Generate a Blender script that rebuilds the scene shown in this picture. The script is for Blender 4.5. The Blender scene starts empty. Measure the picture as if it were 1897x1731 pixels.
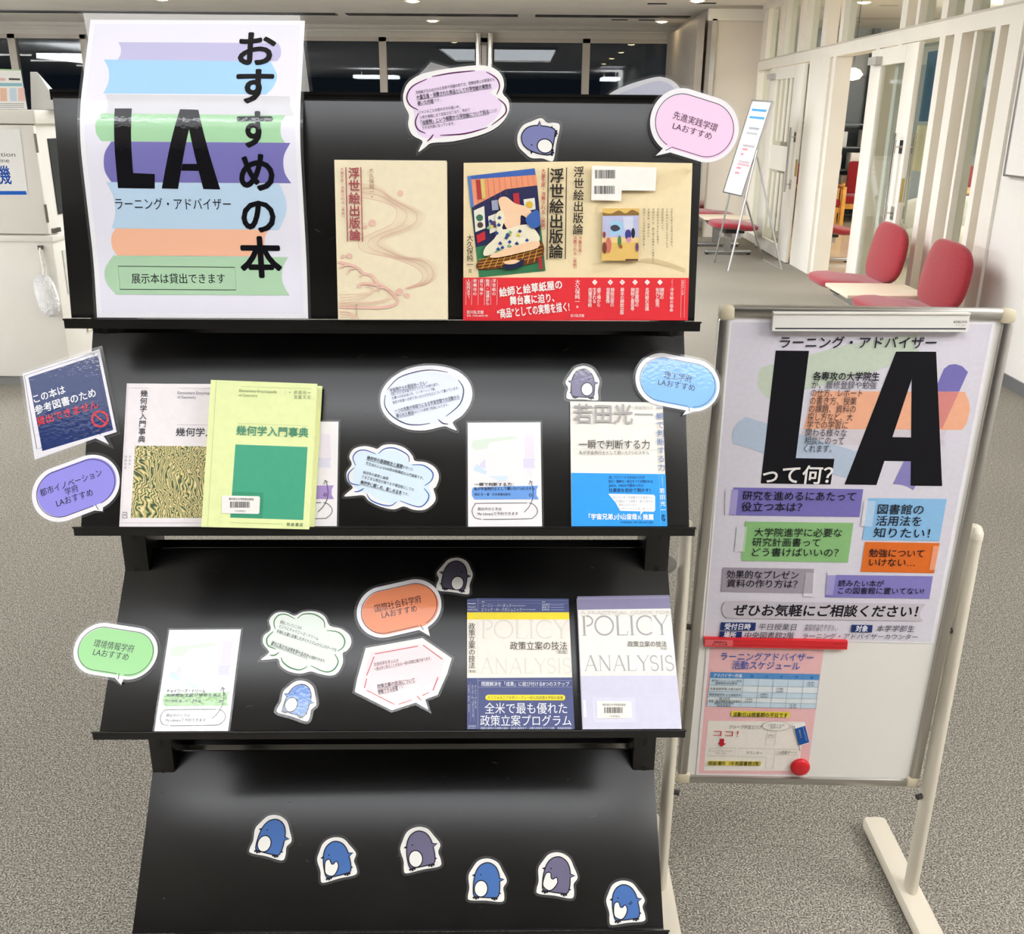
import bpy, bmesh, math, random
from math import sin, cos, pi, radians, hypot, atan2
from mathutils import Vector, Matrix
random.seed(7)
SC = bpy.context.scene
COL = SC.collection

# ------------------------------------------------------------------ camera
IW, IH, FPX = 1897, 1731, 1830.5
PITCH, YAW, ROLL, EYE = radians(19.706), radians(.634), radians(.5405), 1.58
cp, sp, cy_, sy_ = cos(PITCH), sin(PITCH), cos(YAW), sin(YAW)
e_u = Vector((cy_, sy_, 0)); e_v = Vector((sp * sy_, -sp * cy_, -cp)); e_f = Vector((-cp * sy_, cp * cy_, -sp))
ax = e_u * cos(ROLL) - e_v * sin(ROLL); dn = e_u * sin(ROLL) + e_v * cos(ROLL)
# image x and image down both as seen after the roll
ax = e_u * cos(ROLL) - e_v * sin(ROLL)
cam = bpy.data.cameras.new('camera'); co = bpy.data.objects.new('camera', cam); COL.objects.link(co)
cam.sensor_width = 36; cam.lens = FPX / IW * 36; cam.clip_start = .05; cam.clip_end = 200
m3 = Matrix((ax, -dn, -e_f)).transposed()
co.matrix_world = Matrix.Translation((0, 0, EYE)) @ m3.to_4x4()
SC.camera = co
CAMP = Vector((0, 0, EYE))


def ray(px, py):
    return e_f + ax * ((px - 948.5) / FPX) + dn * ((py - 865.5) / FPX)


def at_x(px, py, x): d = ray(px, py); return CAMP + d * (x / d.x)
def at_y(px, py, y): d = ray(px, py); return CAMP + d * (y / d.y)
def at_z(px, py, z): d = ray(px, py); return CAMP + d * ((z - EYE) / d.z)


# ------------------------------------------------------------------ world, exposure
w = bpy.data.worlds.new('night'); SC.world = w; w.use_nodes = True
w.node_tree.nodes['Background'].inputs[0].default_value = (.10, .14, .2, 1)
w.node_tree.nodes['Background'].inputs[1].default_value = .04
SC.view_settings.view_transform = 'Standard'; SC.view_settings.look = 'None'
SC.view_settings.gamma = 1; SC.view_settings.exposure = 0.40
SC.cycles.max_bounces = 8; SC.cycles.transparent_max_bounces = 24
COFFER, STRIP, TUBE, DOWN, LOUNGE, HALL, SIDE = 2.2, 10.0, 9.0, 26.0, 17.0, 28.0, 17.0      # strengths of the lamps, the last three for added fill lights

# ------------------------------------------------------------------ materials
MATS = {}


def lin(h):
    if not isinstance(h, str): return tuple(h)
    r = [int(h[i:i + 2], 16) / 255 for i in (0, 2, 4)]
    return tuple(c / 12.92 if c <= .04045 else ((c + .055) / 1.055) ** 2.4 for c in r)


def mat(h, kind='paper', **k):
    key = (h, kind, k.get('s'), k.get('f0'))
    if key in MATS: return MATS[key]
    m = bpy.data.materials.new(f'{kind}_{h}'); m.use_nodes = True; MATS[key] = m
    nt = m.node_tree; b = nt.nodes['Principled BSDF']; I = b.inputs; L = nt.links
    c = lin(h); I['Base Color'].default_value = (*c, 1)

    def node(t): return nt.nodes.new(t)

    def noise(scale, detail=4):
        tc = node('ShaderNodeTexCoord'); n = node('ShaderNodeTexNoise'); n.inputs['Scale'].default_value = scale
        n.inputs['Detail'].default_value = detail; L.new(tc.outputs['Object'], n.inputs['Vector']); return n

    def bump(n, s, dist, to='Normal'):
        bm = node('ShaderNodeBump'); bm.inputs['Strength'].default_value = s; bm.inputs['Distance'].default_value = dist
        L.new(n.outputs[0], bm.inputs['Height']); L.new(bm.outputs[0], I[to])

    def facing(f0):
        lw = node('ShaderNodeLayerWeight'); lw.inputs[0].default_value = .5; pw = node('ShaderNodeMath'); pw.operation = 'POWER'; pw.inputs[1].default_value = 5
        ma = node('ShaderNodeMath'); ma.operation = 'MULTIPLY_ADD'; ma.inputs[1].default_value = 1 - f0; ma.inputs[2].default_value = f0
        L.new(lw.outputs['Facing'], pw.inputs[0]); L.new(pw.outputs[0], ma.inputs[0]); return ma

    def mottle(scale, lo, hi, detail=5):
        n = noise(scale, detail); mr = node('ShaderNodeMapRange'); mx = node('ShaderNodeMix'); mx.data_type = 'RGBA'; mx.blend_type = 'MULTIPLY'
        mr.inputs['From Min'].default_value = .3; mr.inputs['From Max'].default_value = .7
        mr.inputs['To Min'].default_value = lo; mr.inputs['To Max'].default_value = hi
        L.new(n.outputs[0], mr.inputs[0]); mx.inputs[0].default_value = 1; mx.inputs[6].default_value = (*c, 1)
        L.new(mr.outputs[0], mx.inputs[7]); L.new(mx.outputs[2], I['Base Color']); return n
    if kind == 'paper': I['Roughness'].default_value = .6; I['Specular IOR Level'].default_value = .15; mottle(120, .97, 1.02)
    elif kind == 'ink': I['Roughness'].default_value = .6; I['Specular IOR Level'].default_value = .15
    elif kind in ('lam', 'lamink'):
        I['Roughness'].default_value = .6; I['Specular IOR Level'].default_value = 0; I['Coat Weight'].default_value = 1; I['Coat Roughness'].default_value = .06
        bump(noise(160, 2), .25, .0007, 'Coat Normal')
    elif kind == 'cover': I['Roughness'].default_value = .4; I['Specular IOR Level'].default_value = .3; mottle(90, .97, 1.02)
    elif kind == 'black':
        I['Roughness'].default_value = .23; n = mottle(14, .75, 1.25); I['Specular IOR Level'].default_value = .5
        bump(noise(900, 1), .06, .0004)
    elif kind == 'plastic': I['Roughness'].default_value = .35
    elif kind == 'metal': I['Metallic'].default_value = 1; I['Roughness'].default_value = .3
    elif kind == 'chrome': I['Metallic'].default_value = 1; I['Roughness'].default_value = .12
    elif kind == 'enamel': I['Roughness'].default_value = .45; mottle(3, .97, 1.02)
    elif kind == 'wall': I['Roughness'].default_value = .85; n = mottle(2, .96, 1.02); bump(noise(300), .1, .001)
    elif kind == 'fabric':
        I['Roughness'].default_value = .95; I['Sheen Weight'].default_value = .3; n = mottle(60, .88, 1.1); bump(noise(500), .3, .001)
    elif kind == 'fluff': I['Roughness'].default_value = 1; I['Sheen Weight'].default_value = .5; bump(noise(160), .35, .006)
    elif kind == 'wood': I['Roughness'].default_value = .4; mottle(8, .85, 1.1)
    elif kind == 'vinyl': I['Roughness'].default_value = .18; mottle(1.5, .93, 1.03)
    elif kind == 'carpet':
        I['Roughness'].default_value = 1; I['Specular IOR Level'].default_value = .1
        n1 = noise(260, 3); n2 = noise(70, 3); n3 = noise(.7, 2)
        cr = node('ShaderNodeValToRGB'); e = cr.color_ramp.elements
        e[0].position = .36; e[0].color = (*lin('504d46'), 1); e[1].position = .66; e[1].color = (*lin('c0baad'), 1)
        q = e.new(.5); q.color = (*lin('8a857b'), 1)
        L.new(n1.outputs[0], cr.inputs[0]); prev = cr.outputs[0]
        for nn, lo, hi in ((n2, .82, 1.18), (n3, .93, 1.07)):
            mr = node('ShaderNodeMapRange'); mr.inputs['From Min'].default_value = .3; mr.inputs['From Max'].default_value = .7
            mr.inputs['To Min'].default_value = lo; mr.inputs['To Max'].default_value = hi; L.new(nn.outputs[0], mr.inputs[0])
            mx = node('ShaderNodeMix'); mx.data_type = 'RGBA'; mx.blend_type = 'MULTIPLY'; mx.inputs[0].default_value = 1
            L.new(prev, mx.inputs[6]); L.new(mr.outputs[0], mx.inputs[7]); prev = mx.outputs[2]
        L.new(prev, I['Base Color']); bump(n1, .6, .004)
    elif kind == 'emit':
        I['Base Color'].default_value = (0, 0, 0, 1); I['Emission Color'].default_value = (*c, 1); I['Emission Strength'].default_value = k['s']
    elif kind == 'marble':      # combed marbled paper
        tc = node('ShaderNodeTexCoord'); n = node('ShaderNodeTexNoise'); n.inputs['Scale'].default_value = 11; n.inputs['Detail'].default_value = 1
        mp = node('ShaderNodeVectorMath'); mp.operation = 'MULTIPLY_ADD'; mp.inputs[1].default_value = (.10, .10, 0)
        L.new(tc.outputs['Object'], n.inputs['Vector']); L.new(n.outputs['Color'], mp.inputs[0]); L.new(tc.outputs['Object'], mp.inputs[2])
        wv = node('ShaderNodeTexWave'); wv.inputs['Scale'].default_value = 85; wv.inputs['Distortion'].default_value = 12
        wv.inputs['Detail'].default_value = 1.5; wv.inputs['Detail Scale'].default_value = 1.6; L.new(mp.outputs[0], wv.inputs['Vector'])
        cr = node('ShaderNodeValToRGB'); e = cr.color_ramp.elements
        e[0].position = 0; e[0].color = (*lin('2f3a24'), 1); e[1].position = 1; e[1].color = (*lin('ead9a6'), 1)
        for p, hx in ((.2, '5f7440'), (.42, '93a05c'), (.6, 'd8c283'), (.8, 'b59a55')): q = e.new(p); q.color = (*lin(hx), 1)
        L.new(wv.outputs[0], cr.inputs[0]); L.new(cr.outputs[0], I['Base Color']); I['Roughness'].default_value = .45
    elif kind == 'film':
        nt.nodes.remove(b); tr = node('ShaderNodeBsdfTransparent'); gl = node('ShaderNodeBsdfGlossy'); df = node('ShaderNodeBsdfDiffuse')
        gl.inputs['Roughness'].default_value = .1; df.inputs['Color'].default_value = (.9, .9, .92, 1)
        fr = facing(.03)
        m1 = node('ShaderNodeMixShader'); m2 = node('ShaderNodeMixShader'); m1.inputs[0].default_value = .05
        L.new(tr.outputs[0], m1.inputs[1]); L.new(df.outputs[0], m1.inputs[2])
        L.new(fr.outputs[0], m2.inputs[0]); L.new(m1.outputs[0], m2.inputs[1]); L.new(gl.outputs[0], m2.inputs[2])
        L.new(m2.outputs[0], nt.nodes['Material Output'].inputs[0])
    elif kind == 'glass':
        nt.nodes.remove(b); tr = node('ShaderNodeBsdfTransparent'); gl = node('ShaderNodeBsdfGlossy'); gl.inputs['Roughness'].default_value = .01
        tr.inputs[0].default_value = (*c, 1)
        fr = facing(k.get('f0', .04))
        m2 = node('ShaderNodeMixShader'); L.new(fr.outputs[0], m2.inputs[0]); L.new(tr.outputs[0], m2.inputs[1]); L.new(gl.outputs[0], m2.inputs[2])
        L.new(m2.outputs[0], nt.nodes['Material Output'].inputs[0])
    return m


# ------------------------------------------------------------------ object helpers
def empty(name, label, cat, loc=(0, 0, 0), rotz=0, group=None, mw=None):
    o = bpy.data.objects.new(name, None); COL.objects.link(o); o.empty_display_size = .05
    if mw is not None: o.matrix_world = mw
    else: o.location = loc; o.rotation_euler = (0, 0, rotz)
    o['label'] = label; o['category'] = cat
    if group: o['group'] = group
    return o


class MB:
    """collects shapes into one mesh"""
    def __init__(s): s.v = []; s.f = []; s.mi = []; s.mats = []; s.smooth = []

    def idx(s, m):
        if m not in s.mats: s.mats.append(m)
        return s.mats.index(m)

    def add(s, vs, fs, m, smooth=False):
        o = len(s.v); s.v += [tuple(v) for v in vs]; k = s.idx(m)
        for f in fs: s.f.append([i + o for i in f]); s.mi.append(k); s.smooth.append(smooth)
        return s

    def box(s, x0, x1, y0, y1, z0, z1, m, M=None, bev=0):
        x0, x1 = sorted((x0, x1)); y0, y1 = sorted((y0, y1)); z0, z1 = sorted((z0, z1))
        bm = bmesh.new(); bmesh.ops.create_cube(bm, size=1)
        for v in bm.verts: v.co = Vector(((x0 + x1) / 2 + v.co.x * (x1 - x0), (y0 + y1) / 2 + v.co.y * (y1 - y0), (z0 + z1) / 2 + v.co.z * (z1 - z0)))
        if bev:
            bev = min(bev, .45 * min(x1 - x0, y1 - y0, z1 - z0))
            bmesh.ops.bevel(bm, geom=bm.edges[:], offset=bev, segments=2, affect='EDGES', profile=.5)
        return s.bm(bm, m, M, bev > 0)

    def bm(s, bm, m, M=None, smooth=False):
        bm.verts.index_update(); bm.verts.ensure_lookup_table()
        vs = [(M @ v.co if M else v.co.copy()) for v in bm.verts]; fs = [[v.index for v in f.verts] for f in bm.faces]
        bm.free(); return s.add(vs, fs, m, smooth)

    def tube(s, pts, r, m, n=12, caps=True, ry=None):
        pts = [Vector(p) for p in pts]; ry = ry or r; rings = []; vs = []; fs = []
        for i, p in enumerate(pts):
            t = (pts[min(i + 1, len(pts) - 1)] - pts[max(i - 1, 0)]).normalized()
            a = Vector((1, 0, 0)) if abs(t.x) < .8 else Vector((0, 1, 0)); b1 = t.cross(a).normalized(); b2 = t.cross(b1).normalized()
            b1, b2 = b2, b1
            for k in range(n): q = 2 * pi * k / n; vs.append(p + b1 * (r * cos(q)) + b2 * (ry * sin(q)))
        for i in range(len(pts) - 1):
            for k in range(n): fs.append([i * n + k, i * n + (k + 1) % n, (i + 1) * n + (k + 1) % n, (i + 1) * n + k])
        s.add(vs, fs, m, True)
        if caps:
            for i in (0, len(pts) - 1):
                s.add(vs[i * n:(i + 1) * n], [list(range(n))], m)
        return s

    def lathe(s, prof, m, n=24, M=None):
        vs = []; fs = []
        for r, z in prof:
            for k in range(n): q = 2 * pi * k / n; v = Vector((r * cos(q), r * sin(q), z)); vs.append(M @ v if M else v)
        for i in range(len(prof) - 1):
            for k in range(n): fs.append([i * n + k, i * n + (k + 1) % n, (i + 1) * n + (k + 1) % n, (i + 1) * n + k])
        return s.add(vs, fs, m, True)

    def pad(s, sx, sy, sz, e1, e2, m, M, nu=20, nv=32, warp=None):
        def pw(c, e): return math.copysign(abs(c) ** e, c)
        vs = []; fs = []
        for i in range(nu + 1):
            a = -pi / 2 + pi * i / nu
            for j in range(nv):
                b = 2 * pi * j / nv; v = Vector((sx * pw(cos(a), e1) * pw(cos(b), e2), sy * pw(cos(a), e1) * pw(sin(b), e2), sz * pw(sin(a), e1)))
                if warp: v = warp(v)
                vs.append(M @ v)
        for i in range(nu):
            for j in range(nv): fs.append([i * nv + j, i * nv + (j + 1) % nv, (i + 1) * nv + (j + 1) % nv, (i + 1) * nv + j])
        return s.add(vs, fs, m, True)

    def build(s, name, parent=None, kind=None, label=None):
        me = bpy.data.meshes.new(name); me.from_pydata(s.v, [], s.f)
        for m in s.mats: me.materials.append(m)
        me.polygons.foreach_set('material_index', s.mi); me.polygons.foreach_set('use_smooth', s.smooth)
        me.validate(); me.update()
        o = bpy.data.objects.new(name, me); COL.objects.link(o)
        if parent: o.parent = parent
        if kind: o['kind'] = kind
        if label: o['label'] = label
        if any(s.smooth):
            bm = bmesh.new(); bm.from_mesh(me); bmesh.ops.recalc_face_normals(bm, faces=bm.faces)
            for e in bm.edges:
                if len(e.link_faces) == 2 and e.calc_face_angle(0) > .7: e.smooth = False
            bm.to_mesh(me); bm.free()
        return o


def tag(o, label, cat, group=None):
    o['label'] = label; o['category'] = cat
    if group: o['group'] = group
    return o


# ------------------------------------------------------------------ text to mesh
TXT = {}


def text_mesh(body, bold=0):
    key = (body, bold)
    if key in TXT: return TXT[key]
    cu = bpy.data.curves.new('t', 'FONT'); cu.body = body; cu.size = 1; cu.resolution_u = 3; cu.fill_mode = 'FRONT'
    o = bpy.data.objects.new('t', cu); me = o.to_mesh()
    vs = [(v.co.x, v.co.y) for v in me.vertices]; fs = [list(p.vertices) for p in me.polygons]
    o.to_mesh_clear(); bpy.data.objects.remove(o); bpy.data.curves.remove(cu)
    n = len(vs); bv = vs; bf = fs; vs = [(x, y, 0) for x, y in bv]
    if bold >= .003:
        d = bold * .8; sh = [(-d, 0), (d, 0)] + ([(0, d), (0, -d)] if bold >= .006 else []) + ([(-d * .7, d * .7), (d * .7, d * .7), (-d * .7, -d * .7), (d * .7, -d * .7)] if bold >= .012 else [])
        for i, (a, b) in enumerate(sh): fs = fs + [[k + n * (i + 1) for k in f] for f in bf]; vs = vs + [(x + a, y + b, (i + 1) * 6e-6) for x, y in bv]
    TXT[key] = (vs, fs); return TXT[key]


_k = text_mesh('国')[0]
KX0, KX1 = min(v[0] for v in _k), max(v[0] for v in _k); KY0, KY1 = min(v[1] for v in _k), max(v[1] for v in _k)
KW, KH, KCX, KCY = KX1 - KX0, KY1 - KY0, (KX0 + KX1) / 2, (KY0 + KY1) / 2

# thin serif capitals for the big faint words, drawn as strokes (polyline, width) in a unit-high box


def arc(cx, cy, rx, ry, a0, a1, n=18):
    return [(cx + rx * cos(radians(a0 + (a1 - a0) * i / n)), cy + ry * sin(radians(a0 + (a1 - a0) * i / n))) for i in range(n + 1)]


TH, TN = .105, .045


def _serif(x, y, w=.12): return ([(x - w, y), (x + w, y)], .03)


SERIF = {
    'P': (.62, [([(.15, 0), (.15, 1)], TH), (arc(.27, .74, .3, .25, 92, -92), .08), _serif(.15, .015), _serif(.13, .985, .1)]),
    'O': (1.02, [(arc(.51, .5, .44, .47, 0, 360, 36), .085)]),
    'L': (.66, [([(.15, 0), (.15, 1)], TH), ([(.1, .02), (.6, .02), (.63, .2)], TN), _serif(.15, .985)]),
    'I': (.36, [([(.18, 0), (.18, 1)], TH), _serif(.18, .985), _serif(.18, .015)]),
    'C': (.86, [(arc(.5, .5, .43, .47, 48, 312, 28), .085), ([(.79, .85), (.81, .7)], .04)]),
    'Y': (.8, [([(.08, 1), (.42, .48)], TH), ([(.74, 1), (.42, .48), (.42, .4)], TN), ([(.42, 0), (.42, .5)], TH), _serif(.1, .985), _serif(.74, .985, .1), _serif(.42, .015)]),
    'A': (.86, [([(.1, 0), (.43, 1.03)], TN), ([(.43, 1.03), (.77, 0)], TH), ([(.22, .36), (.63, .36)], TN), _serif(.1, .015, .1), _serif(.77, .015)]),
    'N': (.9, [([(.16, 0), (.16, 1)], TN), ([(.14, 1), (.74, 0)], TH), ([(.74, 0), (.74, 1)], TN), _serif(.16, .015, .1), _serif(.12, .985, .1), _serif(.74, .985, .1)]),
    'S': (.58, [(arc(.29, .74, .22, .235, 40, 270, 20) + arc(.29, .26, .23, .245, 90, -140, 20), .085), ([(.47, .88), (.49, .74)], .04), ([(.1, .1), (.08, .28)], .04)]),
}


# ------------------------------------------------------------------ surfaces the flat things lie on
class Plane:
    def __init__(s, O, U, V):
        s.O = Vector(O); s.U = Vector(U).normalized(); s.V = Vector(V).normalized(); s.N = s.U.cross(s.V).normalized()

    def loc(s, px, py, n=0):
        d = ray(px, py); o = s.O + s.N * n; t = (o - CAMP).dot(s.N) / d.dot(s.N); p = CAMP + d * t - s.O
        return (p.dot(s.U), p.dot(s.V))

    def pt(s, u, v, n): return s.O + s.U * u + s.V * v + s.N * n
    def frame(s, u, v): return Matrix((s.U, s.V, s.N)).transposed().to_4x4(), s.pt(u, v, 0)


class Curl:
    """a sheet with straight horizontals and a bent profile; prof = [(y,z)] bottom to top in the rack frame"""
    def __init__(s, prof): 
        s.p = prof; s.L = [0]
        for a, b in zip(prof, prof[1:]): s.L.append(s.L[-1] + hypot(b[0] - a[0], b[1] - a[1]))

    def loc(s, px, py, n=0):
        d = RKI @ ray(px, py); best = None; m = len(s.p) - 1
        for i in range(m):
            (y0, z0), (y1, z1) = s.p[i], s.p[i + 1]
            # camera + t d on segment
            A = d.y * (z1 - z0) - d.z * (y1 - y0); t = (y0 * (z1 - z0) - (z0 - EYE) * (y1 - y0)) / A
            q = ((d.y * t - y0) * (y1 - y0) + (EYE + d.z * t - z0) * (z1 - z0)) / ((y1 - y0) ** 2 + (z1 - z0) ** 2)
            if (q >= 0 or i == 0) and (q <= 1 or i == m - 1): best = (d.x * t, s.L[i] + q * (s.L[i + 1] - s.L[i])); break
        return best

    def pt(s, u, v, n):
        m = len(s.p) - 1; i = 0
        while i < m - 1 and v > s.L[i + 1]: i += 1
        (y0, z0), (y1, z1) = s.p[i], s.p[i + 1]; l = s.L[i + 1] - s.L[i]; q = (v - s.L[i]) / l
        ty, tz = (y1 - y0) / l, (z1 - z0) / l
        return RK @ Vector((u, y0 + q * (y1 - y0) - n * tz, z0 + q * (z1 - z0) + n * ty))

    def frame(s, u, v):
        p = s.pt(u, v, 0); U = (s.pt(u + .01, v, 0) - p).normalized(); V = (s.pt(u, v + .01, 0) - p).normalized()
        return Matrix((U, V, U.cross(V))).transposed().to_4x4(), p


def spline(pts, n=6):
    out = []; m = len(pts)
    for i in range(m):
        p0, p1, p2, p3 = (Vector(pts[(i + k) % m]) for k in (-1, 0, 1, 2))
        for j in range(n):
            t = j / n; q = .5 * ((2 * p1) + (p2 - p0) * t + (2 * p0 - 5 * p1 + 4 * p2 - p3) * t * t + (3 * p1 - p0 - 3 * p2 + p3) * t ** 3); out.append((q.x, q.y))
    return out


def ospline(pts, n=6):
    q = [pts[0]] + list(pts) + [pts[-1]]; out = []
    for i in range(1, len(q) - 2):
        p0, p1, p2, p3 = (Vector(q[i + k]) for k in (-1, 0, 1, 2))
        for j in range(n):
            t = j / n; r = .5 * ((2 * p1) + (p2 - p0) * t + (2 * p0 - 5 * p1 + 4 * p2 - p3) * t * t + (3 * p1 - p0 - 3 * p2 + p3) * t ** 3); out.append((r.x, r.y))
    return out + [tuple(pts[-1])]


def area(p): return sum(a[0] * b[1] - b[0] * a[1] for a, b in zip(p, p[1:] + p[:1])) / 2


def grow(p, d):
    """offset a closed outline outwards by d"""
    if area(p) < 0: p = p[::-1]
    m = len(p); out = []
    for i in range(m):
        a, b, c = Vector(p[i - 1]), Vector(p[i]), Vector(p[(i + 1) % m])
        e1, e2 = (b - a), (c - b)
        if e1.length < 1e-9 or e2.length < 1e-9: out.append(tuple(b)); continue
        n1 = Vector((e1.y, -e1.x)).normalized(); n2 = Vector((e2.y, -e2.x)).normalized(); nn = n1 + n2
        if nn.length < .2: nn = n1
        nn.normalize(); k = 1 / max(.45, nn.dot(n1)); out.append(tuple(b + nn * d * k))
    return out


class Art:
    """one thing made of a flat sheet with print: polygons go to the sheet, text to a child named lettering"""
    def __init__(s, S, zone, name, label, cat, group=None, n0=.0012, kind='paper'):
        s.S, s.z, s.name, s.label, s.cat, s.group, s.n0, s.kind = S, zone, name, label, cat, group, n0, kind
        s.layer = n0; s.polys = []; s.txt = []; s.parts = []; s.root = None; s.cuts = None; s.step = .00006; s.bold0 = 0; s.inknow = None

    def L(s, p): x0, y0, k = s.z; return s.S.loc(x0 + p[0] / k, y0 + p[1] / k, s.n0)
    def LL(s, ps): return [s.L(p) for p in ps]

    def up(s): s.layer += s.step; return s.layer
    def m(s, c): return c if not isinstance(c, str) else mat(c, s.kind)

    def base(s, c, pts, th=.0005, local=False, name='sheet'):
        p = pts if local else s.LL(pts)
        if area(p) < 0: p = p[::-1]
        s.outline = p; us = [q[0] for q in p]; vs = [q[1] for q in p]
        s.uv0 = ((min(us) + max(us)) / 2, min(vs)); R, o = s.S.frame(*s.uv0); s.mw = Matrix.Translation(o) @ R; s.inv = s.mw.inverted()
        s.root = empty(s.name, s.label, s.cat, group=s.group, mw=s.mw); s.partname = name
        s.polys.append((s.m(c), p, s.n0, th)); return s

    def P(s, c, pts, local=False, n=None):
        p = pts if local else s.LL(pts)
        if area(p) < 0: p = p[::-1]
        s.polys.append((s.m(c), p, n if n is not None else s.up(), 0)); return s

    def ribbon(s, pts, wd, closed=False):
        m = len(pts); lf = []; rt = []
        wf = wd if callable(wd) else (lambda t: wd)
        for i, b in enumerate(pts):
            a = pts[i - 1] if (i or closed) else b; c = pts[(i + 1) % m] if (i < m - 1 or closed) else b
            t = Vector((c[0] - a[0], c[1] - a[1])); t = t.normalized() if t.length else Vector((1, 0)); hw = wf(i / max(1, m - 1)) / 2
            lf.append((b[0] - t.y * hw, b[1] + t.x * hw)); rt.append((b[0] + t.y * hw, b[1] - t.x * hw))
        return lf, rt

    def K(s, c, pts, wd, closed=False, local=False, smooth=0, n=None):
        """stroke; wd in zone pixels (or metres when local)"""
        if smooth: pts = spline(pts, smooth) if closed else ospline(pts, smooth)
        p = pts if local else s.LL(pts)
        if not local:
            a = s.L(pts[0]); b = s.L((pts[0][0] + 10, pts[0][1])); sc = hypot(b[0] - a[0], b[1] - a[1]) / 10
            w0 = wd; wd = (lambda t: w0(t) * sc) if callable(w0) else w0 * sc
        lf, rt = s.ribbon(p, wd, closed); ly = n if n is not None else s.up(); M = s.m(c); k = len(p)
        q = [(M, [lf[i], rt[i], rt[(i + 1) % k], lf[(i + 1) % k]], ly, -1) for i in range(k if closed else k - 1)]
        s.polys += q; return s

    def circle(s, c, cx, cy, r, ry=None, n=28, **k): return s.P(c, [(cx + r * cos(2 * pi * i / n), cy + (ry or r) * sin(2 * pi * i / n)) for i in range(n)], **k)

    def T(s, c, body, p0, p1, h=None, bold=0, under=0, ital=0, local=False, latin=False):
        """a line of writing whose ink runs from p0 to p1 along its middle, h tall in zone pixels"""
        a, b = (p0, p1) if local else (s.L(p0), s.L(p1)); vs, fs = text_mesh(body, bold)
        x0 = min(v[0] for v in vs); x1 = max(v[0] for v in vs); sx = hypot(b[0] - a[0], b[1] - a[1]) / (x1 - x0)
        e = ((b[0] - a[0]), (b[1] - a[1])); l = hypot(*e); e = (e[0] / l, e[1] / l); f = (-e[1], e[0])
        yc, kh = (KCY, KH)
        if latin: ys = [v[1] for v in vs]; yc, kh = (min(ys) + max(ys)) / 2, max(ys) - min(ys)
        if h is None: sv = sx
        elif local: sv = h / kh
        else:
            q = s.L(((p0[0] + p1[0]) / 2, (p0[1] + p1[1]) / 2)); r = s.L(((p0[0] + p1[0]) / 2, (p0[1] + p1[1]) / 2 - 10)); sv = h / kh * hypot(r[0] - q[0], r[1] - q[1]) / 10
        out = []
        for x, y, zz in vs:
            X = (x - x0) * sx + ital * (y - yc) * sv; Y = (y - yc) * sv; out.append((a[0] + e[0] * X + f[0] * Y, a[1] + e[1] * X + f[1] * Y, zz))
        s.txt.append((s.m(c), out, fs))
        if under:
            d = -.62 * sv * kh; s.K(c, [(a[0] + f[0] * d, a[1] + f[1] * d), (b[0] + f[0] * d, b[1] + f[1] * d)], under * sv, local=True)
        return s

    def V(s, c, body, p0, p1, h, bold=0, wd=None):
        """vertical writing: first and last character centred on p0 and p1, h = character height in zone pixels"""
        m = len(body); a, b = s.L(p0), s.L(p1)
        q = s.L((p0[0], p0[1] - 10)); sv = h / KH * hypot(q[0] - a[0], q[1] - a[1]) / 10; sx = sv * ((wd or h) / h)
        ex = s.L((p0[0] + 1, p0[1])); ang = 0
        e = (b[0] - a[0], b[1] - a[1]); l = hypot(*e) or 1; f = (-e[0] / l, -e[1] / l); r = (f[1], -f[0])
        if m == 1: f = (0, 1); r = (1, 0)
        for i, ch in enumerate(body):
            if ch in ' 　': continue
            t = i / max(1, m - 1); c0 = (a[0] + (b[0] - a[0]) * t, a[1] + (b[1] - a[1]) * t); vs, fs = text_mesh(ch, bold); out = []
            turn = ch in '（）()〈〉「」〔〕［］ー…'
            for x, y, zz in vs:
                X, Y = (x - KCX), (y - KCY)
                if turn: X, Y = Y, -X
                X *= sx; Y *= sv
                if ch in '、。': X += .5 * sx; Y += .5 * sv
                out.append((c0[0] + r[0] * X + f[0] * Y, c0[1] + r[1] * X + f[1] * Y, zz))
            s.txt.append((s.m(c), out, fs))
        return s

    def serif(s, c, word, p0, p1, h):
        """wide serif capitals from p0 to p1 (baseline), h zone pixels tall"""
        a, b = s.L(p0), s.L(p1); q = s.L((p0[0], p0[1] - h)); H = hypot(q[0] - a[0], q[1] - a[1]); tot = sum(SERIF[ch][0] for ch in word); sx = hypot(b[0] - a[0], b[1] - a[1]) / tot
        e = ((b[0] - a[0]) / (tot * sx), (b[1] - a[1]) / (tot * sx)); f = (-e[1], e[0]); x = 0; ly = s.up()
        for ch in word:
            for pl, wd in SERIF[ch][1]:
                s.K(c, [(a[0] + e[0] * (x + p[0]) * sx + f[0] * p[1] * H, a[1] + e[1] * (x + p[0]) * sx + f[1] * p[1] * H) for p in pl], wd * H, local=True, n=ly)
            x += SERIF[ch][0]
        return s

    def bars(s, x0, y0, x1, y1, n=46, c='2c2b2c'):
        x = 0
        ly = s.up(); rnd = random.Random(int(x0 * 7 + y0)); W_ = x1 - x0; u = W_ / n
        while x < W_ - u:
            wd = u * rnd.choice((.5, .5, 1, 1.4)); s.P(c, [(x0 + x, y0), (x0 + x + wd, y0), (x0 + x + wd, y1), (x0 + x, y1)], n=ly); x += wd + u * rnd.choice((.5, .6, 1.1))
        return s

    def film(s, d, pts=None, n=None):
        """clear laminate border, d metres beyond the sheet"""
        p = grow(s.outline, d) if pts is None else (pts if area(pts) > 0 else pts[::-1])
        s.parts.append(('laminate_film', mat('ffffff', 'film'), p, s.n0 - .0006 if n is None else n, 0)); return s

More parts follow.
